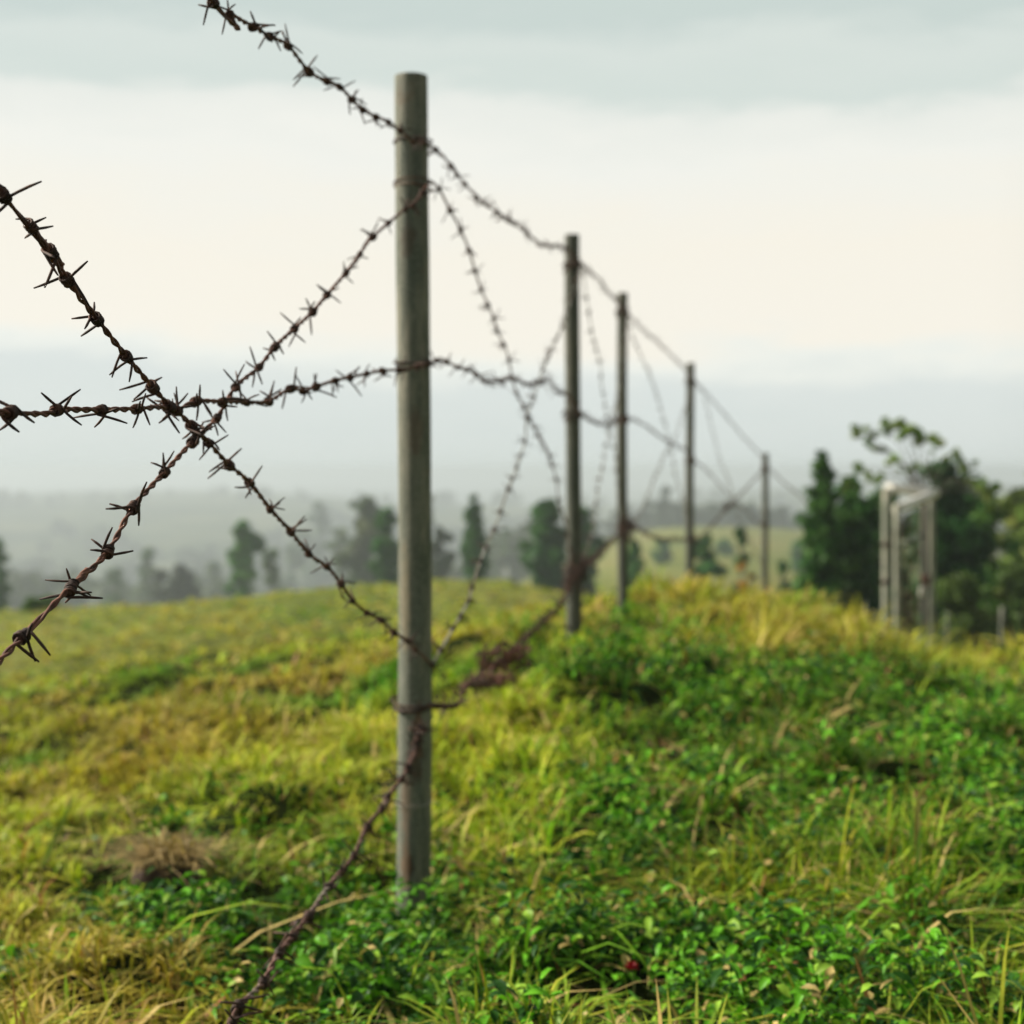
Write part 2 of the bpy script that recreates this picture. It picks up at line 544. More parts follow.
def wire(label, knots, group, pre=None, post=None, mat=M_WIRE, barbs_at_knots=None, strand=0.0017, gap=0.12,
         name='barbed_wire', seed=0, scale=1.12, extra=None, maxb=100, barb_pts=None):
    """knots: px positions on the fence plane (each one also a barb where it is close to the camera)"""
    rg = random.Random(seed)
    K = [fence_pt(*k) for k in knots]
    pre = [np.array(p) for p in (pre or [])]; post = [np.array(p) for p in (post or [])]
    P = catmull(np.array(pre + K + post), 0.005)
    s = np.concatenate([[0], np.cumsum(np.linalg.norm(np.diff(P, axis=0), axis=1))])
    # small kinks
    T = np.gradient(P, axis=0); T /= np.linalg.norm(T, axis=1)[:, None]
    up = np.array([0, 0, 1.0])
    A = np.cross(T, up); A /= np.linalg.norm(A, axis=1)[:, None] + 1e-9
    B = np.cross(T, A)
    ph = 2 * math.pi * s / 0.046 + 0.8 * np.sin(s * 9)
    loc = tuple(P[0])
    e = empty(name, loc, label, 'barbed wire', group)
    far = P[:, 1] > 5.5
    mb = MB()
    keep = np.ones(len(P), bool)
    keep[far] = (np.arange(far.sum()) % 3 == 0)
    keep[-1] = True
    for sg in (0, math.pi):
        off = strand * 1.0 * scale
        Q = P + off * (np.cos(ph + sg)[:, None] * A + np.sin(ph + sg)[:, None] * B)
        mb.tube(Q[keep] - P[0], strand * scale, 5)
    mb.build('twisted_strand', mat, e)
    # barbs: at the knots where the photograph lets one read them, else evenly
    where = []
    if barbs_at_knots:
        KA = np.array(K)
        for p in KA:
            where.append(int(np.argmin(((P - p) ** 2).sum(1))))
        lo, hi = min(where), max(where)
    else:
        lo = hi = None
    if pre or lo is None:
        end = s[lo] - gap if lo is not None else -1
        pos = rg.uniform(0.02, gap)
        tgt = end if lo is not None else s[-1]
        while pos < tgt:
            where.append(int(np.searchsorted(s, pos))); pos += gap * rg.uniform(0.8, 1.2)
    if lo is not None:
        # fill long gaps between read knots
        ws = sorted(where)
        for a, b_ in zip(ws[:-1], ws[1:]):
            d = s[b_] - s[a]
            m = int(round(d / gap)) - 1
            for q in range(m):
                where.append(int(np.searchsorted(s, s[a] + d * (q + 1) / (m + 1) + rg.uniform(-.012, .012))))
    where = sorted(w for w in where if 0 < w < len(P) - 1)
    vs, fs, nv = [], [], 0
    for n_, w in enumerate(where):
        Mx = frame_at(P, w, rg)
        k = rg.randrange(len(BARBS))
        near_cam = n_ < maxb
        if near_cam:
            o = bpy.data.objects.new('barb', BARBS[k])
            o.matrix_basis = Matrix.Translation(-Vector(loc)) @ Mx @ Matrix.Scale(rg.uniform(0.78, 1.02) * scale, 4)
            link(o, e)
        else:
            v, f = BARB_V[k]
            m3 = np.array(Mx)
            vv = v @ m3[:3, :3].T + m3[:3, 3] - P[0]
            vs.append(vv); fs += [x + nv for x in f]; nv += len(v)
    if vs:
        g = {}
        for f in fs: g.setdefault(f.shape[1], []).append(f)
        o = mesh_np('far_barbs', np.concatenate(vs), [np.concatenate(x) for x in g.values()], M_BARB, e)
        tag(o, kind='stuff')
    return e


W1 = [(213, 3), (230, 14), (253, 27), (269.7, 36.6), (288, 46), (309, 71.8), (327, 81.5), (339.5, 87), (351.8, 99.6), (363, 110),
      (376, 117), (388.4, 122), (400.4, 131), (413, 142), (424.4, 142.7), (436, 149.5), (450.8, 165.6), (457, 175), (465, 184),
      (476.8, 197.3), (488, 206), (497.5, 212.5), (508.9, 220), (522.8, 229), (533, 239), (544, 245.5), (564.7, 248), (582.5, 266),
      (597.8, 278), (608, 292.5), (615.5, 299), (627, 312.8), (641, 328), (658.7, 343), (680.7, 365), (695, 381), (720, 409),
      (743.7, 437), (761, 456), (768.6, 467.7), (784, 483), (800, 496), (820, 516)]
W2 = [(3, 196), (30.8, 226.7), (66.8, 279.4), (96.7, 319), (126.6, 357), (152.4, 387.2), (168.5, 405.4), (176, 411), (192, 426), (208.6, 443),
      (229, 465), (249.6, 482.8), (270, 509), (290.6, 532), (308.5, 554), (327, 567), (340.8, 584), (352.5, 600.6), (367, 613),
      (381, 620), (394, 632.5), (408, 641), (415.6, 649), (431, 664.7), (434, 674)]
W3 = [(22.9, 636.6), (70, 590), (107.8, 551.6), (133, 507.7), (164.6, 472.5), (192.8, 441.8), (216.8, 418.4), (235.8, 387),
      (259, 367.5), (275, 347), (294.3, 329), (313, 311.7), (327, 295), (346, 273), (360, 254), (373, 237), (405, 209.5), (413, 205), (430, 181.7)]
W4 = [(10, 413), (57, 410), (101, 410), (137, 409), (168.5, 407), (177, 411), (195.7, 401.6), (222.5, 402), (246.5, 402.5), (268.5, 401.5),
      (290.5, 389), (303, 391.4), (316, 387), (335, 380.6), (350, 377.6), (367, 373.8), (382.6, 371), (398.7, 370), (404.6, 369.7),
      (429.5, 363), (437, 360.5), (447.5, 362.5), (458, 367.4), (466, 369.7), (476.5, 375), (488.3, 381.7), (512.7, 378.7), (528.5, 384),
      (547.5, 380), (556.8, 391.5), (568, 396), (582.6, 415), (597, 423), (609, 424), (623.6, 419.4), (639.7, 422), (667.5, 441),
      (685, 450), (692.4, 459), (708.5, 472), (732, 498.5), (761, 525), (767, 526)]
W5 = [(428, 706), (439, 706), (456, 705), (462.5, 693), (470, 685), (487.5, 683), (495, 664), (512.5, 649), (531, 633), (550, 616),
      (562.5, 600.6), (570, 582), (582, 570), (597, 555.6), (620.6, 532), (629, 524), (641, 530.7), (661.7, 539.5), (685, 539.5), (697, 540),
      (711.5, 526), (729, 506), (743.7, 491), (762.7, 470.6), (768, 467)]
W6 = [(431.4, 182), (439, 189), (450, 210.5), (460.6, 229.8), (469, 250.6), (475, 271), (481, 289.5), (488, 305), (493.6, 318.4),
      (497, 331), (503.8, 344.6), (508.9, 359.8), (512, 378), (516.6, 393), (524, 407.6), (528, 418), (538.6, 435.5), (548.9, 456),
      (556, 479), (558.5, 500), (565, 520), (572, 560), (581, 572)]
W7 = [(581, 268), (564.7, 318), (558, 335), (549, 356), (543, 370), (534, 397), (527, 418), (525, 441), (516.6, 467.7), (508, 489.7),
      (500.5, 511.7), (494.6, 529), (486, 547), (480.3, 562), (471.9, 588), (468.8, 600.6), (453, 628.8), (440.6, 650.6), (433, 664)]
W8 = [(583, 267), (583.8, 275), (587.6, 305), (593.5, 340), (600, 364), (601.6, 385.7), (606, 409), (609, 426.7), (615, 455), (620, 500), (629, 530)]
W9 = [(628, 315), (622, 360), (617.7, 397), (609, 426.7), (606, 447), (600, 476.5), (595.7, 503), (592.8, 529), (583, 566)]
W10 = [(629, 315), (632, 336), (644, 362), (655.8, 391.5), (663, 418), (670.5, 447), (676, 476.5), (684, 505), (695, 538)]
W11 = [(695, 383), (690, 398), (685, 409), (675, 438), (664.6, 456), (653, 482), (644, 505), (630, 530)]
W12 = [(696, 383), (702.7, 391.5), (711.5, 426.7), (720, 459), (729, 482), (736, 506), (743.7, 529), (760, 560), (768, 572)]
W0 = [(419, 726), (417, 742), (416, 750), (408, 768), (402, 779), (387.5, 797), (381.7, 809), (367, 827), (353.8, 856), (329, 886.6), (308.4, 917),
      (279, 954), (263, 983), (238, 1008), (232, 1023), (205, 1068)]
GW = 'barbed wires strung along the fence'
o0 = OFF[0]
e0 = lambda z, f=1.0: (OFF[0][0], OFF[0][1], z)
wire('top barbed wire, from the upper left over the tops of the posts', W1, GW, pre=[e0(1.82), (o0[0] + .13, o0[1] + .9, 1.70)], barbs_at_knots=True, seed=1)
wire('barbed wire sloping down from the left edge to the foot of the nearest post', W2, GW, pre=[e0(1.84)], barbs_at_knots=True, seed=2)
wire("rusty barbed wire rising from the lower left edge towards the nearest post's top", W3, GW, pre=[e0(0.22)], barbs_at_knots=True, seed=3)
wire('middle barbed wire, running nearly level through the cross', W4, GW, pre=[e0(1.06), (o0[0] + .12, o0[1] + .75, 1.03)], barbs_at_knots=True, seed=4)
wire('low rusty barbed wire from the ring on the nearest post up to the second post', W5, GW, barbs_at_knots=True, seed=5, mat=M_WIRE, scale=1.3, gap=.08)
wire("barbed wire from the nearest post's top down to the second post's foot", W6, GW, barbs_at_knots=True, seed=6)
wire('pale barbed wire from the top of the second post to the foot of the nearest', W7, GW, barbs_at_knots=True, seed=7, mat=M_WIRE_GREY)
wire("faint barbed wire from the second post's top down to the third post's foot", W8, GW, seed=8, mat=M_WIRE_GREY)
wire("faint barbed wire from the third post's top down to the second post's foot", W9, GW, seed=9, mat=M_WIRE_GREY)
wire("faint barbed wire from the third post's top down to the fourth post's foot", W10, GW, seed=10, mat=M_WIRE_GREY)
wire("faint barbed wire from the fourth post's top down to the third post's foot", W11, GW, seed=12, mat=M_WIRE_GREY)
wire("faint barbed wire from the fourth post's top down to the fifth post's foot", W12, GW, seed=13, mat=M_WIRE_GREY)
g_ = []
for yy in (1.2, 0.6):
    p = OFF[1] + (OFF[0] - OFF[1]) * ((OFF[1][1] - yy) / (OFF[1][1] - OFF[0][1]))
    g_.append((p[0], p[1], gz(p[0], p[1]) + 0.05))
wire('loose reddish barbed wire trailing from the nearest post into the foreground grass', W0, GW, post=g_, seed=14, mat=M_WIRE_RED, barbs_at_knots=True, strand=.0019, scale=1.4, gap=.09)

# snarls of wire wound on the low wire
def tangle(label, cpx, cpy, rx, rz, n, seed, mat=M_WIRE):
    rg = random.Random(seed)
    c = fence_pt(cpx, cpy)
    e = empty('wire_tangle', tuple(c), label, 'wire tangle', 'tangles of loose wire on the fence')
    mb = MB()
    for i in range(n):
        pts = []
        a = rg.uniform(0, 6.28)
        for q in range(9):
            a += rg.uniform(0.5, 1.4)
            pts.append((rx * rg.uniform(.3, 1) * math.cos(a), 0.03 * rg.uniform(-1, 1), rz * rg.uniform(.3, 1) * math.sin(a * 1.3)))
        mb.tube(catmull(pts, 0.008), 0.0019, 5)
    mb.build('loop', mat, e)
    for i in range(n + 2):
        o = bpy.data.objects.new('barb', BARBS[rg.randrange(len(BARBS))])
        o.matrix_basis = Matrix.Translation((rx * rg.uniform(-.8, .8), 0.02 * rg.uniform(-1, 1), rz * rg.uniform(-.8, .8))) @ \
            Matrix.Rotation(rg.uniform(0, 6), 4, 'X') @ Matrix.Rotation(rg.uniform(0, 6), 4, 'Y')
        link(o, e)


tangle('rusty brown snarl of wire halfway along the low wire between the nearest and second posts', 503, 658, .10, .05, 11, 31)
tangle('small rusty snarl on the low wire just right of the nearest post', 490, 681, .09, .025, 8, 32)
tangle('dark snarl of wire wrapped round the foot of the second post', 576, 574, .07, .12, 8, 33, M_BARB)
tangle('dark snarl of wire wrapped round the lower half of the third post', 626, 530, .06, .10, 7, 34, M_BARB)
tangle('dark knot of wire where two wires cross between the fourth and fifth posts', 729, 506, .07, .06, 6, 35, M_BARB)
tangle('small dark knot of wire beside the loose end low on the nearest post', 419, 733, .014, .022, 3, 36, M_BARB)

# ------------------------------------------------------------------ gate
def make_gate():
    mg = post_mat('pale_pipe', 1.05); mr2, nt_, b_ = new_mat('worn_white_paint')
    nt_.links.new(ramp(nt_, noise(nt_, mapping(nt_, (1, 1, 1)), 9, 5), [(.3, (.45, .42, .36)), (.6, (.8, .78, .72))]), b_.inputs['Base Color']); dk = post_mat('dark_pipe', .3)  # hinge stile gets a darker pipe tone than the posts
    zt = lambda py, Y: CZ - (py - HY) / F * Y
    # portal: two posts and a lintel
    a = wpt(886.5, 488, 15.0); b = wpt(931, 493, 15.6)
    e = empty('gate_portal', (a[0], a[1], gz(a[0], a[1])), 'pale pipe gateway of two posts and a lintel right of the fence', 'gateway')
    o = np.array(e.location)
    for p in (a, b):
        g0 = gz(p[0], p[1]) - .2
        mb = MB(); zz = np.linspace(g0, p[2] + .0, 12)
        mb.tube(np.stack([np.full(12, p[0]), np.full(12, p[1]), zz], 1) - o, .046, 16); mb.build('gate_post', mg, e)
    mb = MB(); mb.tube(np.linspace(a + [.02, 0, .0], b + [.05, 0, .0], 6) - o, .055, 14); mb.build('lintel', mr2, e)
    for p in (a,):
        for py in (545, 582):
            z = zt(py, 15)
            mb = MB(); t = np.linspace(0, 19, 60)
            mb.tube(np.stack([p[0] + .056 * np.cos(t), p[1] + .056 * np.sin(t), z + np.linspace(-.02, .03, 60)], 1) - o, .006, 5); mb.build('hinge_band', M_BARB, e)
    # open leaf
    h = wpt(924.5, 497.5, 15.3); n = wpt(897, 509, 13.9)
    hb = np.array([h[0], h[1], gz(h[0], h[1]) + .02]); nb = np.array([n[0], n[1], gz(n[0], n[1]) + .06])
    zb = min(h[2], n[2]) - 1.5
    hb[2] = max(hb[2], zb); nb[2] = max(nb[2], zb)
    hb[2] = h[2] - 1.52; nb[2] = n[2] - 1.48
    e2 = empty('gate_leaf', tuple(hb), 'open gate leaf of grey pipe filled with sagging wire mesh, swung towards the camera', 'gate')
    o = hb
    for nm, (p, q, r) in {'top_rail': (n, wpt(930, 495, 15.4), .052), 'bottom_rail': (nb, hb, .03), 'hinge_stile': (hb, h, .042), 'latch_stile': (nb, n + [0, 0, .05], .034)}.items():
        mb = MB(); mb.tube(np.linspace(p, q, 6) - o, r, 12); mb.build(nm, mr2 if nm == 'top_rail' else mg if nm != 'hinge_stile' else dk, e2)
    mb = MB(); mid = (n + nb) / 2 + [0, 0, .35]; mid2 = (h + hb) / 2 + [0, 0, .35]
    mb.tube(np.linspace(mid, mid2, 4) - o, .02, 8); mb.build('middle_rail', M_POST_FAR, e2)
    # woven mesh
    mb = MB()
    U = h - n; 
    for i in range(5):
        f0 = i / 4
        for s_ in (-1, 1):
            pts = []
            for q in range(13):
                v = q / 12
                f = f0 + s_ * v * 0.9
                f = abs(f) if f < 0 else (2 - f if f > 1 else f)
                pts.append(n + (h - n) * f + (nb - n + ((hb - h) - (nb - n)) * f) * v + np.array([0.004 * s_, 0, 0]))
            mb.tube(np.array(pts) - o, .0012, 4, caps=False)
    mesh = mb.build('wire_mesh', M_WIRE, e2, smooth=False)
    # rusty lock box with a pale rag below
    l = wpt(923, 577, 14.85)
    e3 = empty('gate_latch', tuple(l), 'rusty brown latch box hanging on the gate stile with a pale plastic scrap under it', 'latch')
    def box(cx, cz, w, hh, d, mat, nm):
        v = np.array([(sx * w, sy * d, sz * hh) for sx in (-1, 1) for sy in (-1, 1) for sz in (-1, 1)]) * .5 + [cx, -.05, cz]
        v[:, 0] += RNG.uniform(-.1, .1, 8) * w
        f = np.array([[0, 1, 3, 2], [4, 6, 7, 5], [0, 4, 5, 1], [2, 3, 7, 6], [0, 2, 6, 4], [1, 5, 7, 3]])
        ob = mesh_np(nm, v, [f], mat, e3, smooth=False)
        mo = ob.modifiers.new('b', 'BEVEL'); mo.width = min(w, hh) * .2; mo.segments = 2
        return ob
    m, nt, b_ = new_mat('pale_scrap'); b_.inputs['Base Color'].default_value = (.55, .52, .45, 1)
    nt.links.new(ramp(nt, noise(nt, mapping(nt, (1, 1, 1)), 20, 3), [(.3, (.35, .32, .26)), (.7, (.65, .62, .55))]), b_.inputs['Base Color'])
    mr_, nt, b_ = new_mat('latch_rust')
    nt.links.new(ramp(nt, noise(nt, mapping(nt, (1, 1, 1)), 25, 3), [(.3, (.05, .022, .015)), (.7, (.16, .06, .035))]), b_.inputs['Base Color'])
    box(.01, -.02, .10, .09, .05, mr_, 'latch_box'); box(.03, -.07, .05, .07, .04, mr_, 'hasp'); box(-.025, -.155, .06, .10, .035, m, 'plastic_scrap')


make_gate()

# thin stakes of the farther fence
def stake(px, top, bot, Y, w, lean, label, tone):
    p = wpt(px, top, Y)
    g0 = gz(p[0], p[1])
    e = empty('fence_stake', (p[0], p[1], g0), label, 'fence stake', 'thin stakes right of the mound')
    H = p[2] - g0
    mb = MB()
    zz = np.linspace(-.2, H, 8)
    mb.tube(np.stack([lean * (zz / H - 1), 0.01 * np.sin(zz * 4), zz], 1), np.linspace(w, w * .8, 8), 10)
    mb.build('shaft', tone, e)
    return e


MS = post_mat('pale_stake', .6)
stake(1002, 607, 645, 17.0, .034, .0, 'short pale stake standing in the grass near the right edge, right of the gateway', MS)
stake(948, 612, 648, 18.0, .02, .03, 'thin pale stake just right of the gateway, half hidden by grass', MS)
stake(866, 602, 640, 17.5, .014, -.06, 'thin leaning pale stake left of the gateway in front of the dark trees', MS)
stake(877, 610, 645, 17.0, .012, .05, 'thin upright twig-like stake beside the left gate post', MS)
stake(755, 573, 590, 17.2, .02, .0, 'short weathered stub hidden in weeds just left of the fifth post', MS)

# ------------------------------------------------------------------ grass and weeds
def ground_hit(px, py):
    Ys = np.exp(np.linspace(math.log(1.2), math.log(60), 900))
    x = (px - 512) / F * Ys
    row = HY + (CZ - ground(x, Ys)) * F / Ys
    i = np.where(row <= py)[0]
    i = i[0] if len(i) else len(Ys) - 1
    return float(x[i]), float(Ys[i])


GREEN = [(0.25, 3.9, .75), (1.35, 4.5, .95), (0.8, 5.4, .8), (0.1, 2.55, .55), (1.3, 3.3, .7), (0.9, 7.6, .5), (-.6, 2.9, .45), (.35, 6.6, .35),
         (-.35, 3.3, .35), (1.9, 5.6, .8), (-1.0, 2.7, .3), (1.15, 4.0, .5), (-.9, 3.6, .25), (-.55, 4.6, .25), (.98, 3.5, .5), (.55, 4.4, .4)]
CLOD = ground_hit(168, 885)
DRY = [(.45, 2.95, .26), (.95, 2.35, .22), (-.75, 2.5, .25), (.2, 3.0, .2), (1.9, 3.6, .4), (1.9, 7.5, 1.2), (2.6, 9.5, 1.5), (1.8, 9.6, .5)]


def greenness(x, y):
    g = np.zeros_like(x)
    for cx, cy, r in GREEN:
        g = np.maximum(g, np.exp(-((x - cx) ** 2 + (y - cy) ** 2) / r ** 2))
    side = 1 / (1 + np.exp(-(x - (-.62 + .125 * y)) * 3.2))      # ranker growth on the fence side
    n = vnoise(x, y, 1.1, 21) * .6 + vnoise(x, y, 3.1, 22) * .4
    fadeout = np.clip(1.25 - y / 14, 0.1, 1)
    v = g * .50 + side * .50 * fadeout + (n - .5) * 1.35 + .12 * fadeout
    for cx, cy, r, s_ in ((.95, 3.45, .42, .95), (.8, 3.05, .28, .85), (.70, 3.95, .34, .85), (1.35, 3.7, .5, .95), (.55, 5.0, .3, .75), (1.0, 5.2, .45, .8), (.12, 3.45, .2, .8), (.05, 2.5, .3, .8), (-.72, 2.5, .22, .55), (-.3, 2.75, .2, .7)):
        v = np.maximum(v, s_ * np.exp(-(((x - cx) ** 2 + (y - cy) ** 2) / r ** 2) ** 1.5) + (n - .5) * .5)
    for cx, cy, r in DRY:
        v = v - .35 * np.exp(-((x - cx) ** 2 + (y - cy) ** 2) / r ** 2)
    return np.clip(v, 0, 1), side


def scatter(n, y0, y1, px0=-330, px1=1330, p=1.0):
    t = RNG.random(n)
    Y = (y0 ** (1 + p) + t * (y1 ** (1 + p) - y0 ** (1 + p))) ** (1 / (1 + p))
    px = RNG.uniform(px0, px1, n)
    return (px - 512) / F * Y, Y


C_YEL = np.array([.48, .475, .045]); C_OLV = np.array([.23, .37, .022]); C_GRN = np.array([.10, .30, .016])
C_DRK = np.array([.022, .080, .012]); C_DRY = np.array([.55, .42, .17]); C_RED = np.array([.30, .13, .06])


def pick_colors(g, n, dry=0.08, red=0.02):
    r = RNG.random(n)[:, None]
    gg = np.clip(g + RNG.normal(0, .16, n), 0, 1)[:, None]
    c = np.where(gg < .5, C_YEL + (C_OLV - C_YEL) * gg * 2, C_OLV + (C_GRN - C_OLV) * (gg - .5) * 2)
    c = np.where((gg > .62) & (r < .42), C_DRK + (C_GRN - C_DRK) * r * 2, c)
    q = RNG.random(n)[:, None]
    c = np.where(q < dry, C_DRY, c)
    c = np.where(q > 1 - red, C_RED, c)
    return c * RNG.uniform(.72, 1.2, n)[:, None] * np.array([1, 1, 1])


class Cloud:
    def __init__(self):
        self.v, self.c, self.q, self.t, self.n = [], [], [], [], 0

    def blades(self, x, y, z, h, w, col, lean=.5, curl=.6, a=None):
        n = len(x)
        a = RNG.uniform(0, 2 * math.pi, n) if a is None else a
        d = np.stack([np.cos(a), np.sin(a)], 1)
        ln = np.abs(RNG.normal(0, lean, n))
        b = a + RNG.uniform(.9, 2.2, n)
        s = np.stack([np.cos(b), np.sin(b), np.zeros(n)], 1)
        L = [0, .36, .7, 1.0]; W = [.75, 1.0, .7, 0]
        vs = []
        cu = RNG.uniform(0, curl, n)
        for k, (f, wf) in enumerate(zip(L, W)):
            out = h * (ln * f + cu * f ** 2.4)
            up = h * f * (1 - .45 * np.clip(ln + cu * f * 1.1, 0, 1.7) * f)
            c = np.stack([x + d[:, 0] * out, y + d[:, 1] * out, z + up], 1)
            if k < 3:
                vs += [c - s * (w * wf / 2)[:, None], c + s * (w * wf / 2)[:, None]]
            else:
                vs.append(c)
        V = np.stack(vs, 1).reshape(-1, 3)
        base = self.n + np.arange(n)[:, None] * 7
        self.q += [base + np.array([0, 1, 3, 2]), base + np.array([2, 3, 5, 4])]
        self.t.append(base + np.array([4, 5, 6]))
        cc = np.repeat(col[:, None, :], 7, 1)
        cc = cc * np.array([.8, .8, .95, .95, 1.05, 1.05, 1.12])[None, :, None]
        self.v.append(V); self.c.append(cc.reshape(-1, 3)); self.n += len(V)

    def leaves(self, P, D, L, Wd, col, fold=.25, droop=.25):
        """ovate folded leaves: P base, D direction"""
        n = len(P)
        up = np.array([0, 0, 1.0])
        S = np.cross(D, up); S /= np.linalg.norm(S, axis=1)[:, None] + 1e-9
        roll = RNG.normal(0, .4, n)[:, None]
        U = np.cross(S, D)
        S, U = S * np.cos(roll) + U * np.sin(roll), U * np.cos(roll) - S * np.sin(roll)
        L = L[:, None]; Wd = Wd[:, None]
        m1 = P + D * L * .38; m2 = P + D * L * .74 - up * L * droop * .3; tip = P + D * L - up * L * droop
        v = [P, m1 - S * Wd * .5 + U * Wd * fold, m1 - U * 0, m1 + S * Wd * .5 + U * Wd * fold,
             m2 - S * Wd * .38 + U * Wd * fold, m2, m2 + S * Wd * .38 + U * Wd * fold, tip]
        V = np.stack(v, 1).reshape(-1, 3)
        b = self.n + np.arange(n)[:, None] * 8
        self.t += [b + np.array([0, 2, 1]), b + np.array([0, 3, 2]), b + np.array([4, 5, 7]), b + np.array([5, 6, 7])]
        self.q += [b + np.array([1, 2, 5, 4]), b + np.array([2, 3, 6, 5])]
        self.v.append(V); self.c.append(np.repeat(col[:, None, :], 8, 1).reshape(-1, 3)); self.n += len(V)

    def build(self, name, mat):
        fl = []
        if self.q: fl.append(np.concatenate(self.q))
        if self.t: fl.append(np.concatenate(self.t))
        return mesh_np(name, np.concatenate(self.v), fl, mat, colors=np.concatenate(self.c), smooth=False)


G = Cloud()
for n, y0, y1, hs, ws, layer in (
        (96000, 1.75, 3.3, (.03, .11), (.004, .0085), 'n'), (90000, 3.3, 5.2, (.035, .12), (.005, .011), 'n'),
        (66000, 5.2, 8.2, (.04, .12), (.008, .016), 'm'), (52000, 8.2, 14, (.04, .12), (.014, .028), 'm'),
        (48000, 14, 26, (.05, .13), (.025, .05), 'f'), (42000, 26, 60, (.06, .14), (.05, .12), 'f')):
    per = 9
    cx, cy = scatter(n // per, y0, y1)
    cg, cside = greenness(cx, cy)
    rep = lambda q: np.repeat(q, per)
    tuft_h, tuft_c, tuft_g = rep(RNG.uniform(.45, 1.35, len(cx)) ** 1.2), rep(RNG.uniform(.72, 1.22, len(cx))), rep(RNG.normal(0, .16, len(cx)))
    rr = np.abs(RNG.normal(0, 1, len(cx) * per)) * rep(RNG.uniform(.008, .026, len(cx))) * (1 + cy.mean() / 9)
    aa = RNG.uniform(0, 6.283, len(rr))
    x, y = rep(cx) + rr * np.cos(aa), rep(cy) + rr * np.sin(aa)
    g, side = np.clip(rep(cg) + tuft_g, 0, 1), rep(cside)
    n = len(x)
    # clumped growth
    cl = vnoise(x, y, 5.5, 31) * .6 + vnoise(x, y, 13, 32) * .4
    keep = RNG.random(n) < (-.06 + 1.9 * np.clip(cl - .2, 0, 1) + (1 - g) * .35)
    pd = np.min([np.hypot(x - q[0], y - q[1]) for q in PP[:3]], axis=0)
    hole = vnoise(x, y, 6.5, 63)
    if layer != 'f':
        keep &= RNG.random(n) < np.where(g > .42, np.clip(hole * 4.5 - 1.25, .03, 1), np.clip(hole * 4.5 - .5, .12, 1))
    keep &= (pd > .06) & (np.hypot(x - CLOD[0], y - CLOD[1]) > .085)
    x, y, g, side, cl, pd, aa, tuft_h, tuft_c = (q[keep] for q in (x, y, g, side, cl, pd, aa, tuft_h, tuft_c))
    n = len(x)
    z = ground(x, y) - .006
    tall = .6 + .95 * side * np.clip(1.4 - y / 18, .3, 1)
    h = RNG.uniform(*hs, n) * (.15 + 1.75 * cl) * tall * (1.18 - .62 * g) * np.clip(.35 + pd * 2.2, 0, 1) * tuft_h
    w = RNG.uniform(*ws, n)
    dry = .10 + .10 * (vnoise(x, y, 2.3, 41) > .62)
    col = pick_colors(g * (.9 if layer != 'f' else .6), n, .11, .03)
    patch = vnoise(x, y, 2.6, 51)[:, None] * .6 + vnoise(x, y, 6.5, 53)[:, None] * .4
    col = col * (.55 + .9 * patch) * tuft_c[:, None]
    gp = np.clip(vnoise(x, y, 1.9, 54) - .60, 0, 1)[:, None] * 3 * (layer != 'n')
    col = col * (1 - gp) + C_GRN * gp * 1.1
    warm = np.clip(vnoise(x, y, .75, 52) - .45, 0, 1)[:, None] * 2.4 * (1 - g[:, None]) * vnoise(x, y, 4.0, 55)[:, None] * 1.5
    warm = np.clip(warm, 0, .45)
    col = col * (1 - warm) + np.array([.50, .31, .09]) * warm
    G.blades(x, y, z, h, w, col, lean=.6, curl=1.0, a=aa + RNG.normal(0, .7, n))
# longer loose blades standing out of the sward
for n, y0, y1, w0 in ((6500, 1.75, 5.5, .006), (2600, 5.5, 12, .010)):
    x, y = scatter(n, y0, y1)
    g, side = greenness(x, y)
    k = RNG.random(n) < (.10 + .62 * side) * (1 - .65 * g)
    x, y, g = x[k], y[k], g[k]; n = len(x)
    G.blades(x, y, ground(x, y), RNG.uniform(.08, .20, n), RNG.uniform(w0, w0 * 2.1, n), pick_colors(g * .8, n, .20, .06) * 1.1, lean=.7, curl=1.3)
for px_, rad_, n in ((0, .0382, 150), (1, .035, 160), (2, .033, 160)):
    a = RNG.uniform(0, 6.283, n); r_ = rad_ + np.abs(RNG.normal(0.008, .03, n))
    x, y = PP[px_][0] + r_ * np.cos(a), PP[px_][1] + r_ * np.sin(a)
    front = np.sin(a) < -.1
    G.blades(x, y, ground(x, y), RNG.uniform(.04, .16, n) * np.where(front, .45, 1.0), RNG.uniform(.004, .008, n), pick_colors(np.full(n, .7), n, .15, .03), lean=.5, curl=1.1, a=a)
tag(G.build('grass', M_GRASS), kind='stuff')

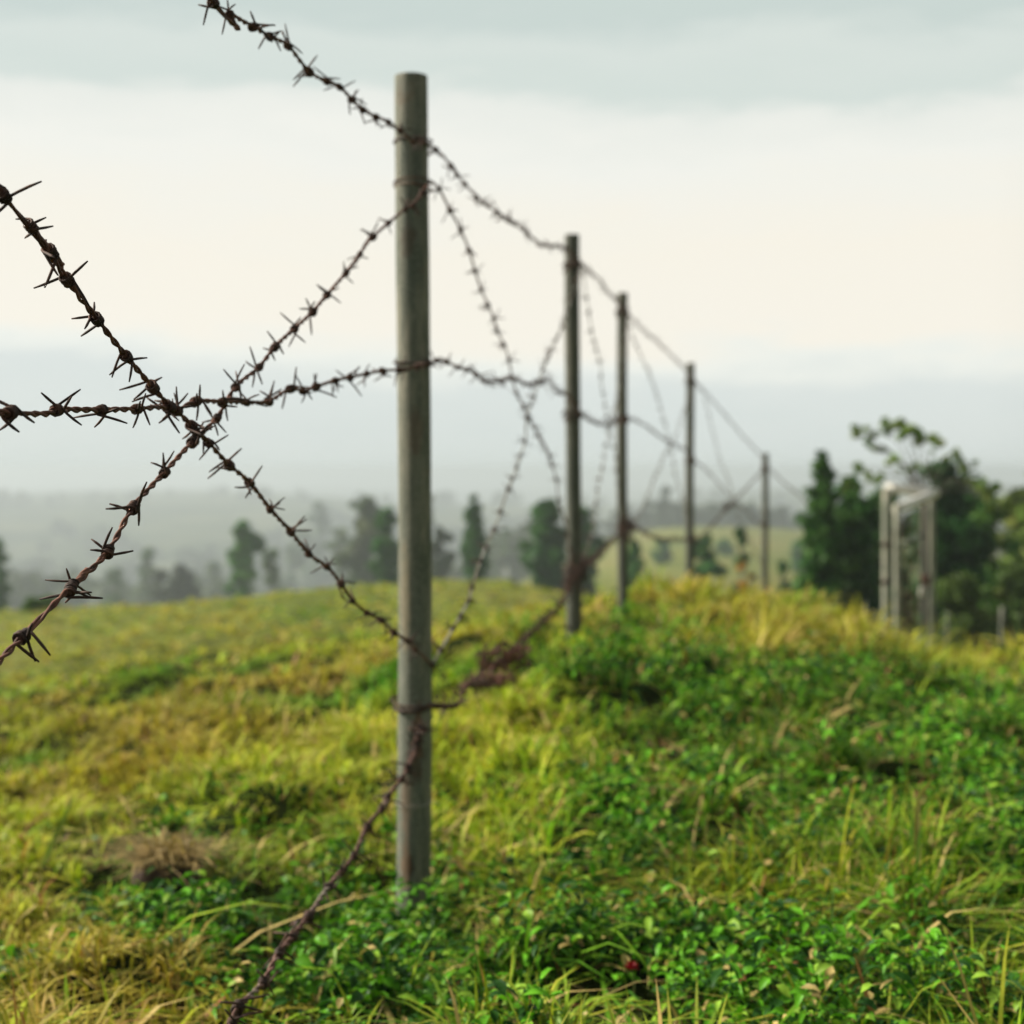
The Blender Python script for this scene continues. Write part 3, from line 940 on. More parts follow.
Wd = Cloud()
for n, y0, y1, ls, per in ((9500, 1.75, 3.4, (.018, .042), 7), (12000, 3.4, 6.0, (.022, .046), 6), (8000, 6.0, 11, (.03, .06), 5)):
    x, y = scatter(n, y0, y1)
    g, side = greenness(x, y)
    k = RNG.random(n) < np.clip(g * 1.6 - .48, 0, 1) * np.clip(vnoise(x, y, 6.5, 63) * 3.4 - 1.2, .03, 1)
    k &= np.hypot(x - CLOD[0], y - CLOD[1]) > .11
    k &= np.min([np.hypot(x - q[0], y - q[1]) for q in PP[:3]], axis=0) > .07
    x, y, g, side = x[k], y[k], g[k], side[k]; n = len(x)
    z = ground(x, y)
    H = RNG.uniform(.02, .10, n) * (.15 + 1.7 * vnoise(x, y, 4.5, 61)) * (.7 + .6 * side)
    pc = vnoise(x, y, 1.7, 62)
    for j in range(per):
        a = RNG.uniform(0, 2 * math.pi, n)
        el = RNG.normal(.25, .45, n)
        D = np.stack([np.cos(a) * np.cos(el), np.sin(a) * np.cos(el), np.sin(el)], 1)
        f = RNG.uniform(.25, 1, n)
        P = np.stack([x + RNG.normal(0, .012, n), y + RNG.normal(0, .012, n), z + H * f], 1)
        L = RNG.uniform(*ls, n)
        r = RNG.random(n)[:, None]
        c = np.where(r < .38, C_DRK * 1.0, np.where(r < .8, C_GRN * (.55 + .75 * pc[:, None]), np.array([.22, .38, .04])))
        c = np.where(RNG.random(n)[:, None] < .035, C_DRY * .9, c)
        Wd.leaves(P, D, L, L * RNG.uniform(.26, .55, n), c * RNG.uniform(.75, 1.25, n)[:, None])
tag(Wd.build('weeds', M_WEED), kind='stuff')


# single plants and scraps one can point at
def blade_thing(name, label, cat, px, py, segs, w, col, group=None):
    """a long leaf: segs are (dx px, dy px) steps of its course from the foot"""
    x, Y = ground_hit(px, py)
    base = np.array([x, Y, gz(x, Y)])
    e = empty(name, tuple(base), label, cat, group)
    P = [base * 0]
    for i, (dx, dy) in enumerate(segs):
        P.append(P[-1] + np.array([dx / F * Y, RNG.uniform(-.25, .15) * math.hypot(dx, dy) / F * Y, -dy / F * Y]))
    P = catmull(P, .006)
    t = np.linspace(0, 1, len(P))
    ww = w * np.clip(np.sin(np.clip(t * 1.25 + .22, 0, 1.5) * math.pi / 1.5 * 1.0) + .15, .05, 1); ww[-1] = .0003
    T = np.gradient(P, axis=0)
    S = np.cross(T, [0.25, 1, .15]); S /= np.linalg.norm(S, axis=1)[:, None]
    V = np.concatenate([P - S * ww[:, None] / 2, P + np.array([0, .25 * w, -.1 * w]), P + S * ww[:, None] / 2])
    m = len(P); i = np.arange(m - 1)
    q = np.concatenate([np.stack([i, i + m, i + m + 1, i + 1], 1), np.stack([i + m, i + 2 * m, i + 2 * m + 1, i + m + 1], 1)])
    cc = np.array(col)[None] * (0.9 + .25 * np.sin(t * 9))[:, None]
    mesh_np('blade', V, [q], M_GRASS, e, colors=np.concatenate([cc, cc * .9, cc]))
    return e


BG = 'long single grass blades in the foreground'
blade_thing('grass_blade', 'tall pale yellow straw standing upright right of the dark green hollow', 'grass blade', 920, 905, [(-4, -35), (0, -40), (3, -30), (14, -20)], .012, (.40, .36, .12), BG)
blade_thing('grass_blade', 'bright green blade slanting up to the right, right of the low yellow tussock', 'grass blade', 662, 850, [(12, -18), (20, -30), (14, -18)], .014, (.26, .36, .05), BG)
blade_thing('grass_blade', 'short green blade slanting up above the dark green hollow', 'grass blade', 812, 795, [(6, -15), (10, -20)], .012, (.28, .36, .06), BG)
blade_thing('grass_blade', 'yellow blade leaning right, left of the curled dead leaf', 'grass blade', 752, 785, [(12, -8), (18, -14)], .016, (.46, .42, .09), BG)
blade_thing('grass_blade', 'long thin yellow blade lying nearly level beside the curled dead leaf', 'grass blade', 815, 812, [(25, -12), (30, -10), (18, -6)], .010, (.42, .38, .10), BG)
blade_thing('grass_blade', 'pale stiff straw pointing up out of the bottom edge right of the middle', 'grass blade', 848, 1010, [(4, -30), (10, -30), (16, -16)], .014, (.46, .40, .18), BG)
blade_thing('grass_blade', 'reddish brown dead stem leaning left in the lower right corner', 'grass blade', 785, 1015, [(-6, -25), (-9, -25), (-8, -16)], .010, (.32, .15, .08), BG)
blade_thing('grass_blade', 'bright tan dead blade bent sharply down, left of the lower right corner', 'grass blade', 930, 975, [(-8, -20), (-10, -20), (-14, -16)], .011, (.52, .38, .16), BG)
blade_thing('grass_blade', 'pale arching blade right of the foot of the nearest post', 'grass blade', 492, 905, [(-6, -14), (-14, -14), (-18, -4)], .009, (.33, .37, .13), BG)
blade_thing('grass_blade', 'pink brown stem with a red tip near the bottom edge right of the nearest post', 'grass blade', 482, 965, [(-2, -20), (-6, -20), (-20, -22)], .005, (.26, .15, .08), BG)
blade_thing('grass_blade', 'long pale green blade slanting up to the right in the left foreground', 'grass blade', 40, 875, [(14, -30), (14, -28), (8, -20)], .012, (.24, .33, .08), BG)
blade_thing('grass_blade', 'dry forked straw at the bottom edge in the left foreground', 'grass blade', 100, 975, [(-8, -14), (-12, -14)], .012, (.50, .42, .24), BG)
blade_thing('grass_blade', 'orange brown leaf standing at the left side of the mound', 'grass blade', 690, 683, [(-3, -14), (-4, -14)], .022, (.36, .17, .05), BG)


def earth_clump():
    x, Y = ground_hit(168, 885)
    z = gz(x, Y) + .02
    e = empty('earth_clump', (x, Y, z), 'brown clod of earth roofed with matted dead grass in the left foreground', 'earth clump')
    m, nt, b = new_mat('soil')
    n1 = noise(nt, mapping(nt, (1, 1, 1)), 40, 5)
    nt.links.new(ramp(nt, n1, [(.3, (.025, .015, .011)), (.7, (.10, .06, .04))]), b.inputs['Base Color']); b.inputs['Roughness'].default_value = .95
    bump(nt, b, n1, .8, .01)
    th, ph = np.meshgrid(np.linspace(0, 2 * math.pi, 36, endpoint=False), np.linspace(0, math.pi / 2, 14))
    r = 1 + .25 * (vnoise(np.cos(th).ravel() * 2 + 5, np.sin(th).ravel() * 2 + ph.ravel() * 2, 2, 3).reshape(th.shape) - .5)
    v = np.stack([.085 * r * np.sin(ph) * np.cos(th), .07 * r * np.sin(ph) * np.sin(th), .062 * r * np.cos(ph) - .01], -1).reshape(-1, 3)
    i = np.arange(13)[:, None] * 36; j = np.arange(36)[None]; j2 = (j + 1) % 36
    q = np.stack([(i + j).ravel(), (i + 36 + j).ravel(), (i + 36 + j2).ravel(), (i + j2).ravel()], 1)
    mesh_np('soil', v, [q], m, e)
    H = Cloud(); n = 420
    a = RNG.uniform(0, 6.28, n); rr = RNG.random(n) ** .5 * .075
    xx, yy = rr * np.cos(a), rr * np.sin(a) * .8
    zz = .055 * np.sqrt(np.clip(1 - (rr / .09) ** 2, 0, 1)) - .004
    H.blades(xx, yy, zz, RNG.uniform(.02, .085, n), RNG.uniform(.003, .006, n), np.array([.40, .29, .13]) * RNG.uniform(.4, 1.2, n)[:, None], lean=1.3, curl=1.8)
    o = H.build('dead_grass', M_GRASS); o.parent = e


earth_clump()


def dead_leaf(px, py, label, size, col):
    x, Y = ground_hit(px, py)
    z = gz(x, Y) + .03
    e = empty('dead_leaf', (x, Y, z), label, 'dead leaf', 'single dead leaves lying on the green')
    u, v = np.meshgrid(np.linspace(-1, 1, 11), np.linspace(-1, 1, 7))
    wd = np.sqrt(np.clip(1 - u ** 2, 0, 1)) * .4 * (1 + .15 * np.sin(u * 7))
    X = u * size; Z = size * (.55 * (1 - u ** 2)) + .25 * size * v ** 2 * wd * 2 + .03 * size * np.sin(u * 9 + v * 4); Yy = v * wd * size
    V = np.stack([X, Yy, Z], -1).reshape(-1, 3)
    i = np.arange(6)[:, None] * 11; j = np.arange(10)[None]
    q = np.stack([(i + j).ravel(), (i + j + 1).ravel(), (i + j + 12).ravel(), (i + j + 11).ravel()], 1)
    c = np.array(col) * RNG.uniform(.8, 1.15, (len(V), 1))
    mesh_np('leaf', V, [q], M_WEED, e, colors=c)
    mb = MB(); mb.tube(catmull([(size, 0, 0), (size * 1.3, .004, -.01), (size * 1.5, .0, -.035)], .004), .0012, 5); mb.build('leaf_stalk', M_WIRE_RED, e)


dead_leaf(757, 812, 'curled brown dead leaf above the dark green hollow', .035, (.28, .17, .09))
dead_leaf(893, 668, 'dark rusty brown dead leaf in the grass below the left gate post', .045, (.13, .05, .03))
dead_leaf(820, 645, 'pale whitish dead leaf on the yellow grass of the mound', .04, (.55, .50, .38))
dead_leaf(484, 862, 'small pale dead leaf right of the lower part of the nearest post', .012, (.6, .56, .42))
dead_leaf(796, 782, 'tiny white leaf on a stalk just above the dark green hollow', .012, (.65, .58, .48))


def flower(px, py, label):
    x, Y = ground_hit(px, py)
    z = gz(x, Y)
    e = empty('red_flower', (x, Y, z), label, 'flower')
    mb = MB(); mb.tube(catmull([(0, 0, 0), (.006, 0, .04), (0, -.004, .075)], .005), .0015, 6)
    m, nt, b = new_mat('flower_stem'); b.inputs['Base Color'].default_value = (.10, .13, .03, 1); mb.build('stem', m, e)
    C = Cloud(); n = 16
    a = np.linspace(0, 12, n); el = np.linspace(0, 1.3, n)
    D = np.stack([np.cos(a) * np.cos(el), np.sin(a) * np.cos(el), np.sin(el)], 1)
    C.leaves(np.tile([[0, -.004, .072]], (n, 1)), D, np.full(n, .016), np.full(n, .008), np.tile([[.30, .012, .025]], (n, 1)), droop=-.1)
    o = C.build('petals', M_WEED); o.parent = e


flower(631, 1012, 'small crimson flower head near the bottom edge right of the middle')

# ------------------------------------------------------------------ trees
def crown_cards(cent, rad, n_leaf, size, tint, var=.35):
    """cent (k,3), rad (k,) -> leaf cards gathered round the clumps"""
    k = len(cent)
    w = rad ** 2; w = w / w.sum()
    idx = RNG.choice(k, n_leaf, p=w)
    d = RNG.normal(0, 1, (n_leaf, 3)); d /= np.linalg.norm(d, axis=1)[:, None]
    rr = RNG.random(n_leaf) ** .45
    P = cent[idx] + d * (rad[idx] * rr)[:, None] * np.array([1, 1, .8])
    # loosely facing outwards
    nrm = d + RNG.normal(0, .6, (n_leaf, 3)); nrm /= np.linalg.norm(nrm, axis=1)[:, None]
    a = np.cross(nrm, RNG.normal(0, 1, (n_leaf, 3))); a /= np.linalg.norm(a, axis=1)[:, None]
    b = np.cross(nrm, a)
    s = (size * RNG.uniform(.55, 1.35, n_leaf))[:, None]
    V = np.stack([P - a * s, P - b * s * .5 + nrm * s * .1, P + a * s, P + b * s * .5 + nrm * s * .1], 1).reshape(-1, 3)
    q = np.arange(n_leaf * 4).reshape(-1, 4)
    cv = RNG.uniform(1 - var, 1 + var, k)[idx]
    hue = RNG.normal(0, .12, k)[idx]
    c = np.array(tint)[None] * cv[:, None] * RNG.uniform(.7, 1.3, n_leaf)[:, None]
    c[:, 0] *= 1 + hue
    return V, q, np.repeat(c, 4, 0)


def profile_clumps(kind, H0, H1, Rm, k):
    t = RNG.random(k)
    if kind == 'cone':
        t = 1 - (1 - t) ** .8
        env = (1 - t) ** .75 * np.clip(t * 7 + .45, 0, 1) + .05
    elif kind == 'column':
        env = np.clip(np.sin(np.clip(t * .80 + .12, 0, 1) * math.pi), 0, 1) ** .5 + .1
    else:
        t = .5 + .5 * np.sin((t - .5) * math.pi)
        env = np.sqrt(np.clip(1 - (2 * t - 1) ** 2, 0, 1)) * (1 - .15 * t) + .08
    t[: k // 5] = np.linspace(.02, .9, k // 5)
    a = RNG.uniform(0, 6.283, k)
    lob = 1 + .22 * np.sin(a * 2 + t * 5 + RNG.uniform(0, 6)) + .12 * np.sin(a * 5 - t * 9)
    r = Rm * env * RNG.uniform(.1, .85, k) * lob
    r[: k // 5] *= .25
    z = H0 + (H1 - H0) * t * .96
    c = np.stack([r * np.cos(a), r * np.sin(a), z], 1)
    rad = Rm * RNG.uniform(.20, .42, k) * (.45 + .6 * env)
    m = max(3, k // 8)
    rad[:m] *= 1.45
    return c, rad


def make_tree(px, top, wpx, Y, kind, label, tint=(.035, .075, .022), low=.05, leaves=3500, k=60, name='tree', cat='tree', group=None, size=None, trunk_r=None, lean=0.0):
    p = wpt(px, top, Y)
    g0 = gz(p[0], p[1])
    H = max(p[2] - g0, .3)
    Rm = wpx / 2 / F * Y
    e = empty(name, (p[0], p[1], g0), label, cat, group)
    tr = trunk_r or min(.022 * H + .01, .3)
    c, rad = profile_clumps(kind, H * low, H, Rm, k)
    rad = np.minimum(rad, H * .22)
    c[:, 0] += lean * c[:, 2]
    sz = size or max(.07 * Rm, Y * .0028)
    V, q, cc = crown_cards(c, rad, int(leaves * 1.35), sz, tint)
    mb = MB()
    hh = H * (.85 if kind == 'cone' else .6)
    zz = np.linspace(-.3, hh, 9)
    ax = np.stack([lean * zz + .03 * Rm * np.sin(zz / H * 5), .03 * Rm * np.cos(zz / H * 4), zz], 1)
    mb.tube(ax, np.linspace(tr * 1.2, tr * .3, 9), 9)
    order = RNG.choice(len(c), min(len(c), 16), replace=False)
    for i in order:
        z0 = max(.08 * H, min(hh * .97, c[i, 2] - .5 * np.hypot(c[i, 0], c[i, 1])))
        s = np.array([lean * z0, 0, z0])
        mid = (s + c[i]) / 2 + [0, 0, -.05 * Rm]
        mb.tube(catmull([s, mid, c[i]], max(.05, H * .06)), tr * .28, 5)
    mb.build('trunk', M_BARK, e)
    mesh_np('crown', V, [q], M_LEAF, e, colors=cc, smooth=False)
    return e


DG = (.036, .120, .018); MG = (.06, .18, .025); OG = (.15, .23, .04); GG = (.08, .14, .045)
make_tree(-6, 530, 44, 90, 'cone', 'dark green tree cut off by the left edge', MG, leaves=2500)
make_tree(31, 600, 22, 33, 'round', 'smaller low bright green bush on the field edge at the left', (.10, .20, .03), leaves=900, k=22, name='bush', cat='bush')
make_tree(48, 599, 26, 34, 'round', 'larger low bright green bush on the field edge at the left', (.09, .19, .03), leaves=1000, k=24, name='bush', cat='bush')
make_tree(243, 512, 34, 105, 'column', 'narrow mid green tree standing alone above the left field edge', MG, leaves=3000, k=40, low=.12)
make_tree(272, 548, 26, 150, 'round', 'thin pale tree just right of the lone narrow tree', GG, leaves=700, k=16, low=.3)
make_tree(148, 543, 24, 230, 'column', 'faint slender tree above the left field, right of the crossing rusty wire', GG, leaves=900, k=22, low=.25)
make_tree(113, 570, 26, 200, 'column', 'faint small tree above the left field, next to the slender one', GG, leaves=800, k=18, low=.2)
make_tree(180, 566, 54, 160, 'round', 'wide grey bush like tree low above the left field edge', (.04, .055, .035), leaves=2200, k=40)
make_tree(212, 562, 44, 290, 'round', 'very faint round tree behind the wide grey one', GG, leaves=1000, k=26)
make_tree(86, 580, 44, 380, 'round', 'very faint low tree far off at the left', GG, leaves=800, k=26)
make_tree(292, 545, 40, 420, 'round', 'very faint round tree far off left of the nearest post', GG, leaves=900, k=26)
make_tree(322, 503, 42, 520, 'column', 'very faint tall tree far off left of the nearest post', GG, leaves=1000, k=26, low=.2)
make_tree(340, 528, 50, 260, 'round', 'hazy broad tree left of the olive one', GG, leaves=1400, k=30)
make_tree(366, 497, 62, 150, 'round', 'broad hazy olive tree partly hidden by the nearest post, on its left', (.07, .10, .035), leaves=3500, k=50, low=.1)
make_tree(388, 505, 38, 84, 'column', 'dark green tree directly left of the nearest post', DG, leaves=3000, k=44)
make_tree(424, 486, 34, 170, 'column', 'hazy tree directly behind the nearest post, showing on its right', (.06, .08, .04), leaves=1500, k=30, low=.2)
make_tree(440, 526, 36, 120, 'round', 'low dark hazy tree just right of the nearest post', (.04, .065, .035), leaves=1600, k=30)
make_tree(475, 492, 50, 76, 'cone', 'dark conical tree midway between the nearest and second posts', DG, leaves=3600, k=60)
make_tree(508, 530, 34, 270, 'round', 'very faint tree right of the conical one', GG, leaves=800, k=22)
make_tree(548, 500, 60, 68, 'round', 'large dense dark tree just left of the second post', DG, leaves=5000, k=70)
make_tree(584, 506, 44, 74, 'round', 'dense dark tree just right of the second post', DG, leaves=3000, k=50)
make_tree(634, 540, 32, 62, 'round', 'small dark bush just right of the third post', DG, leaves=1800, k=30, name='bush', cat='bush')
make_tree(706, 530, 36, 60, 'round', 'dark bush just right of the fourth post', DG, leaves=2000, k=34, name='bush', cat='bush')
make_tree(741, 526, 26, 48, 'round', 'dark bush left of the fifth post', DG, leaves=1500, k=26, name='bush', cat='bush')
make_tree(783, 560, 28, 50, 'round', 'low dark bush just right of the fifth post', DG, leaves=1000, k=24, name='bush', cat='bush')
make_tree(745, 552, 20, 17, 'column', 'straggly orange tinted weed standing on the mound left of the fifth post', (.36, .20, .05), leaves=600, k=22, name='weed', cat='weed', size=.022, low=.1, trunk_r=.008)
make_tree(823, 446, 74, 21.0, 'cone', 'dark pointed conifer like tree left of the gateway', (.05, .13, .026), leaves=9000, k=150)
make_tree(838, 505, 84, 21.8, 'round', 'low broad dark bush between the pointed tree and the gateway', (.045, .12, .024), leaves=9000, k=120, name='bush', cat='bush', low=0)
make_tree(852, 474, 80, 22.5, 'round', 'dense dark tree between the pointed one and the gateway', DG, leaves=10000, k=150)
make_tree(884, 486, 84, 26, 'round', 'dark tree directly behind the left gate post', (.045, .11, .026), leaves=6000, k=90)
make_tree(942, 458, 104, 24, 'round', 'big dense dark tree right behind the gateway', (.030, .095, .026), leaves=15000, k=220, low=.05)
make_tree(984, 492, 90, 27, 'round', 'mid green tree right of the big dark one', (.08, .17, .03), leaves=9000, k=140)
make_tree(1024, 484, 76, 31, 'round', 'olive tree at the right edge', (.14, .20, .045), leaves=10000, k=150)
make_tree(1050, 430, 66, 22, 'column', 'tree mostly beyond the right edge with one twig reaching in', OG, leaves=3500, k=60)
make_tree(960, 575, 90, 20, 'round', 'low dull green scrub right of the gateway, in front of the big dark tree', (.09, .14, .035), leaves=4500, k=70, name='bush', cat='bush')
make_tree(1020, 565, 70, 21, 'round', 'low dull green scrub at the right edge behind the short stake', (.08, .13, .03), leaves=4000, k=60, name='bush', cat='bush')
make_tree(905, 590, 50, 19.5, 'round', 'low dark scrub seen through the gateway', (.04, .065, .025), leaves=2500, k=40, name='bush', cat='bush')
make_tree(847, 585, 44, 20, 'round', 'low dark scrub left of the gateway behind the yellow grass', (.03, .055, .02), leaves=2500, k=40, name='bush', cat='bush')


def spreading_tree():
    Y = 20.5
    root = wpt(925, 520, Y); g0 = gz(root[0], Y)
    e = empty('tree', (root[0], Y, g0), 'light green tree with bare arching branches tipped by leaf clusters above the gateway', 'tree')
    o = np.array([root[0], Y, g0])
    tips = [(858, 432, 9), (868, 438, 8), (884, 429, 9), (897, 425, 10), (910, 433, 10), (924, 438, 11), (934, 446, 8), (881, 449, 7), (892, 461, 7),
            (950, 455, 7), (961, 464, 11), (972, 482, 10), (982, 486, 8), (990, 494, 9), (860, 468, 7), (875, 478, 9), (1000, 505, 9), (912, 470, 8), (850, 486, 8)]
    mb = MB(); cen, rad = [], []
    fork = wpt(925, 505, Y) - o
    mb.tube(catmull([(0, 0, -.3), fork * .5 + [.04, 0, 0], fork], .2), np.linspace(.07, .03, len(catmull([(0, 0, -.3), fork * .5, fork], .2))), 8)
    for px, py, r in tips:
        t = wpt(px, py, Y + RNG.uniform(-.8, .8)) - o
        m1 = fork + (t - fork) * .45 + [0, 0, .22 + .0 * r]
        P = catmull([fork, m1, t], .08)
        mb.tube(P, np.linspace(.014, .005, len(P)), 6)
        for q in range(6):
            cen.append(t + RNG.normal(0, r / F * Y * .7, 3) * [1, 1, .5]); rad.append(r / F * Y * RNG.uniform(.3, .6))
    mb.build('trunk', M_BARK, e)
    V, q, cc = crown_cards(np.array(cen), np.array(rad), 3000, .045, (.17, .25, .05), .25)
    mesh_np('crown', V, [q], M_LEAF, e, colors=cc, smooth=False)


spreading_tree()

make_tree(662, 541, 22, 170, 'round', 'small hazy bush in the pale field between the third and fourth posts', MG, leaves=700, k=20, name='bush', cat='bush')
make_tree(726, 541, 22, 190, 'round', 'small hazy bush in the pale field right of the fourth post', MG, leaves=700, k=20, name='bush', cat='bush')
make_tree(797, 543, 24, 150, 'round', 'small hazy bush in the pale field left of the pointed tree', MG, leaves=700, k=20, name='bush', cat='bush')

# row of trees behind the pale field
src = None
n_row = 0
for px in np.arange(596, 1040, 17):
    Y = 372 + RNG.uniform(-12, 25)
    pxx = px + RNG.uniform(-4, 4)
    if src is None or n_row % 5 == 0:
        src = make_tree(pxx, 508 + RNG.uniform(-3, 4), 30, Y, 'round', 'tree in the hazy dark row behind the pale field', (.03, .05, .025), leaves=1000, k=26,
                        group='row of trees behind the pale field', size=.5)
    else:
        c = src.copy(); COL.objects.link(c)
        x = (pxx - 512) / F * Y
        c.location = (x, Y, gz(x, Y)); s = RNG.uniform(.75, 1.1); c.scale = (s * 1.1, s * 1.1, s); c.rotation_euler = (0, 0, RNG.uniform(0, 6))
        for ch in list(src.children):
            d = ch.copy(); COL.objects.link(d); d.parent = c
    n_row += 1


def distant_wood():
    n = 1500
    ang = np.radians(RNG.uniform(-27, 27, n)); t = RNG.random(n)
    Rr = 260 * (1240 / 260) ** t
    X, Y = Rr * np.sin(ang), Rr * np.cos(ang)
    px = 512 + F * X / Y
    dens = vnoise(X, Y, .006, 71) * .6 + vnoise(X, Y, .02, 72) * .4
    k = (dens > .42) & ~((px > 560) & (px < 1060) & (Rr < 400))
    X, Y, Rr = X[k], Y[k], Rr[k]; n = len(X)
    Z = ground(X, Y)
    H = RNG.uniform(5, 11, n); W = H * RNG.uniform(.35, .8, n)
    Vs, Qs, Cs, nn = [], [], [], 0
    per = 46
    d = RNG.normal(0, 1, (n, per, 3)); d /= np.linalg.norm(d, axis=2)[..., None]
    P = np.stack([X[:, None] + d[..., 0] * W[:, None] * .8, Y[:, None] + d[..., 1] * W[:, None] * .8, Z[:, None] + H[:, None] * .5 + d[..., 2] * H[:, None] * .5], -1).reshape(-1, 3)
    m = len(P)
    nr = d.reshape(-1, 3) + RNG.normal(0, .5, (m, 3)); nr /= np.linalg.norm(nr, axis=1)[:, None]
    a = np.cross(nr, RNG.normal(0, 1, (m, 3))); a /= np.linalg.norm(a, axis=1)[:, None]; b = np.cross(nr, a)
    s = (np.repeat(W, per) * RNG.uniform(.25, .5, m))[:, None]
    V = np.stack([P - a * s, P - b * s * .7, P + a * s, P + b * s * .7], 1).reshape(-1, 3)
    c = np.array([.045, .065, .032]) * RNG.uniform(.6, 1.5, (m, 1))
    tag(mesh_np('distant_wood', V, [np.arange(m * 4).reshape(-1, 4)], M_LEAF, colors=np.repeat(c, 4, 0), smooth=False), kind='stuff')


distant_wood()

# ------------------------------------------------------------------ air
def haze():
    lo, hi = 1e9, CZ
    for o in COL.objects:
        if o.type == 'MESH' and o.name.startswith(('ground', 'distant_wood')):
            a = np.zeros(len(o.data.vertices) * 3, dtype=np.float32); o.data.vertices.foreach_get('co', a)
            lo = min(lo, a[2::3].min()); hi = max(hi, a[2::3].max())
    lo -= 1.0; hi = max(hi + .5, 4.0)
    E = 3100.0
    v = np.array([(x, y, z) for x in (-E, E) for y in (-E, E) for z in (lo, hi)])
    f = np.array([[0, 1, 3, 2], [4, 6, 7, 5], [0, 4, 5, 1], [2, 3, 7, 6], [0, 2, 6, 4], [1, 5, 7, 3]])
    m = bpy.data.materials.new('haze_material'); m.use_nodes = True
    nt = m.node_tree; nt.nodes.clear()
    out = N(nt, 'ShaderNodeOutputMaterial'); pv = N(nt, 'ShaderNodeVolumePrincipled')
    pv.inputs['Color'].default_value = (*HAZE_COL, 1); pv.inputs['Density'].default_value = HAZE_D
    pv.inputs['Anisotropy'].default_value = 0.2
    nt.links.new(pv.outputs[0], out.inputs['Volume'])
    tag(mesh_np('haze', v, [f], m, smooth=False), kind='stuff')
    print('haze', lo, hi)


HAZE_COL, HAZE_D = (.67, .735, .80), 0.00115
haze()

# ------------------------------------------------------------------ sky, sun, camera
SUN_EL, SUN_AZ = R(34), R(-78)          # azimuth from +Y towards +X: low on the left, a little ahead
w = bpy.data.worlds.new('World'); sc.world = w
w.use_nodes = True
nt = w.node_tree
bg = nt.nodes['Background']
tc = N(nt, 'ShaderNodeTexCoord')
dirv = tc.outputs['Generated']
sep = N(nt, 'ShaderNodeSeparateXYZ'); nt.links.new(dirv, sep.inputs[0])
mp = N(nt, 'ShaderNodeMapping'); mp.inputs['Scale'].default_value = (2.2, 2.2, 11.0); nt.links.new(dirv, mp.inputs[0])
nz = noise(nt, mp.outputs[0], 1.6, 5, .55, .4)
mp2 = N(nt, 'ShaderNodeMapping'); mp2.inputs['Scale'].default_value = (6, 6, 24.0); nt.links.new(dirv, mp2.inputs[0])
nz2 = noise(nt, mp2.outputs[0], 1.7, 4, .6, .2)
def madd(src, a, b_):
    n = N(nt, 'ShaderNodeMath', operation='MULTIPLY_ADD'); nt.links.new(src, n.inputs[0])
    n.inputs[1].default_value = a
    if isinstance(b_, float): n.inputs[2].default_value = b_
    else: nt.links.new(b_, n.inputs[2])
    return n.outputs[0]
zz = madd(nz, .085, sep.outputs['Z']); zz = madd(nz2, .05, zz); zz = madd(sep.outputs['X'], .012, zz)
Z0 = .0675
cl = ramp(nt, zz, [(0.0, (.60, .68, .67)), (.06 + Z0, (.72, .77, .75)), (.082 + Z0, (.87, .89, .83)), (.10 + Z0, (.945, .90, .795)), (.155 + Z0, (.945, .90, .785)),
                   (.215 + Z0, (.90, .90, .83)), (.247 + Z0, (.83, .85, .79)), (.262 + Z0, (.67, .74, .69)), (.29 + Z0, (.70, .76, .71)), (.31 + Z0, (.60, .68, .64)), (.34 + Z0, (.60, .69, .64)),
                   (.5, (.50, .55, .52)), (.7, (.48, .50, .47)), (1.0, (.48, .50, .48))])
sky = N(nt, 'ShaderNodeTexSky', sky_type='NISHITA'); sky.sun_disc = False
sky.sun_elevation = SUN_EL; sky.sun_rotation = SUN_AZ
skc = mix(nt, 1.0, sky.outputs[0], (.10, .10, .10), 'MULTIPLY')
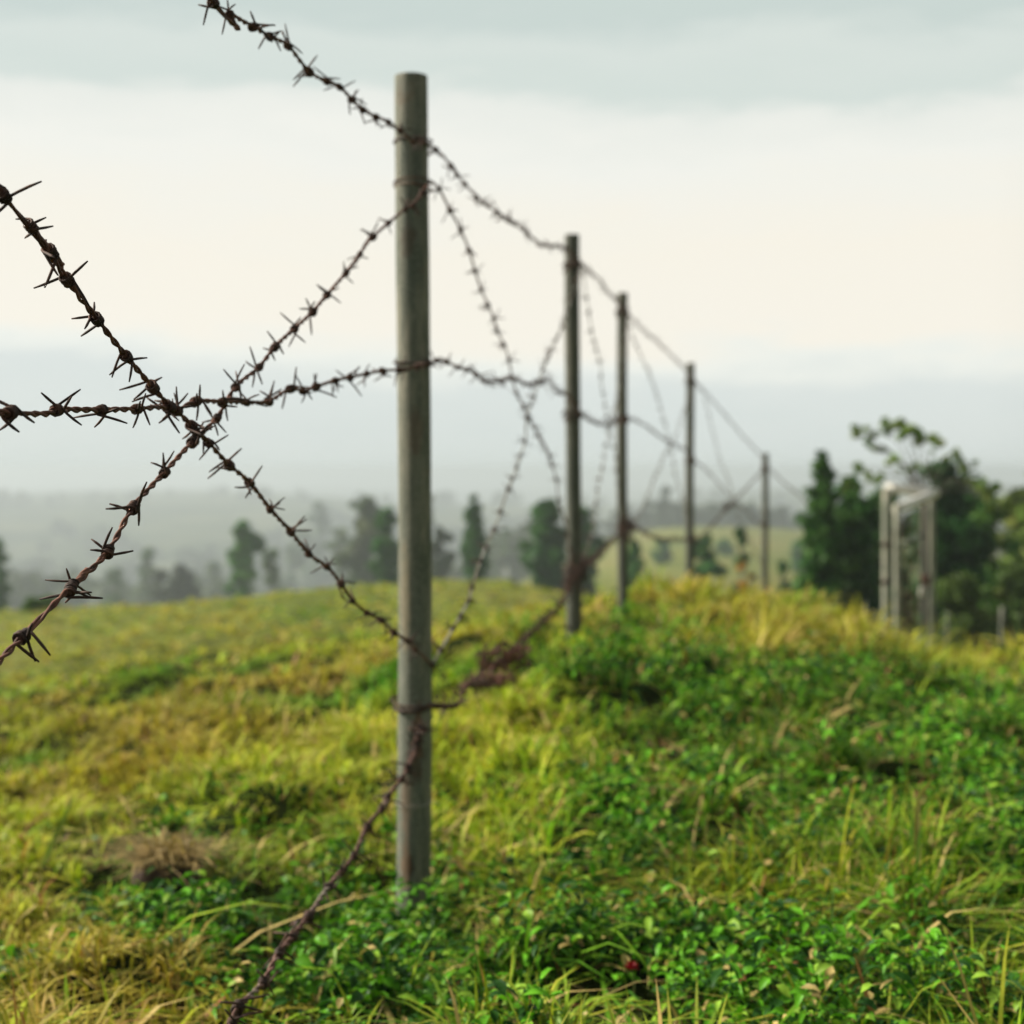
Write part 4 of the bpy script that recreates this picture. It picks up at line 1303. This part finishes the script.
# the overcast is brighter towards the veiled sun on the left, duller on the right and behind
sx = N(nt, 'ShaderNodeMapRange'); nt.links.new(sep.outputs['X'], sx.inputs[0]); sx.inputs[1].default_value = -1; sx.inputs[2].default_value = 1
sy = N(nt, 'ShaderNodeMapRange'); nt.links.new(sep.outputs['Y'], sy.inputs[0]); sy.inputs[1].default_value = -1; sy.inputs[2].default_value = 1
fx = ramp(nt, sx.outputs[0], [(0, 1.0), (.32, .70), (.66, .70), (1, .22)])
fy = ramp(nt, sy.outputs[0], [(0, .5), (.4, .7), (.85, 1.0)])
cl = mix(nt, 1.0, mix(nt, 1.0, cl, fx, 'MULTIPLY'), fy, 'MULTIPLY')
cl = mix(nt, 1.0, cl, (1.0, 1.0, 1.0), 'MULTIPLY')
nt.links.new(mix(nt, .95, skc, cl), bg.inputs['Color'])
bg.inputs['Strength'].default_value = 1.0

sl = bpy.data.lights.new('sun', 'SUN'); sl.energy = SUN_E = 5.0; sl.angle = R(7); sl.color = (1.0, .93, .80)
so = bpy.data.objects.new('sun', sl); COL.objects.link(so)
d = Vector((math.sin(SUN_AZ) * math.cos(SUN_EL), math.cos(SUN_AZ) * math.cos(SUN_EL), math.sin(SUN_EL)))
so.rotation_euler = d.to_track_quat('Z', 'Y').to_euler(); so.location = d * 30

cam = bpy.data.cameras.new('camera'); co = bpy.data.objects.new('camera', cam); COL.objects.link(co)
co.location = (0, 0, CZ); co.rotation_euler = (math.pi / 2, 0, 0)
cam.sensor_width = 36; cam.lens = F / 1024 * 36; cam.shift_y = -(512 - HY) / 1024
cam.clip_start = .05; cam.clip_end = 8000
cam.dof.use_dof = True; cam.dof.focus_distance = 1.5; cam.dof.aperture_fstop = cam.lens / 1000 / .0115
sc.camera = co
sc.view_settings.view_transform = 'Standard'; sc.view_settings.look = 'None'; sc.view_settings.exposure = 0.55
sc.view_settings.gamma = 1
sc.render.engine = 'CYCLES'
sc.cycles.use_denoising = True
sc.cycles.volume_bounces = 1
sc.cycles.max_bounces = 6; sc.cycles.diffuse_bounces = 3; sc.cycles.transmission_bounces = 3
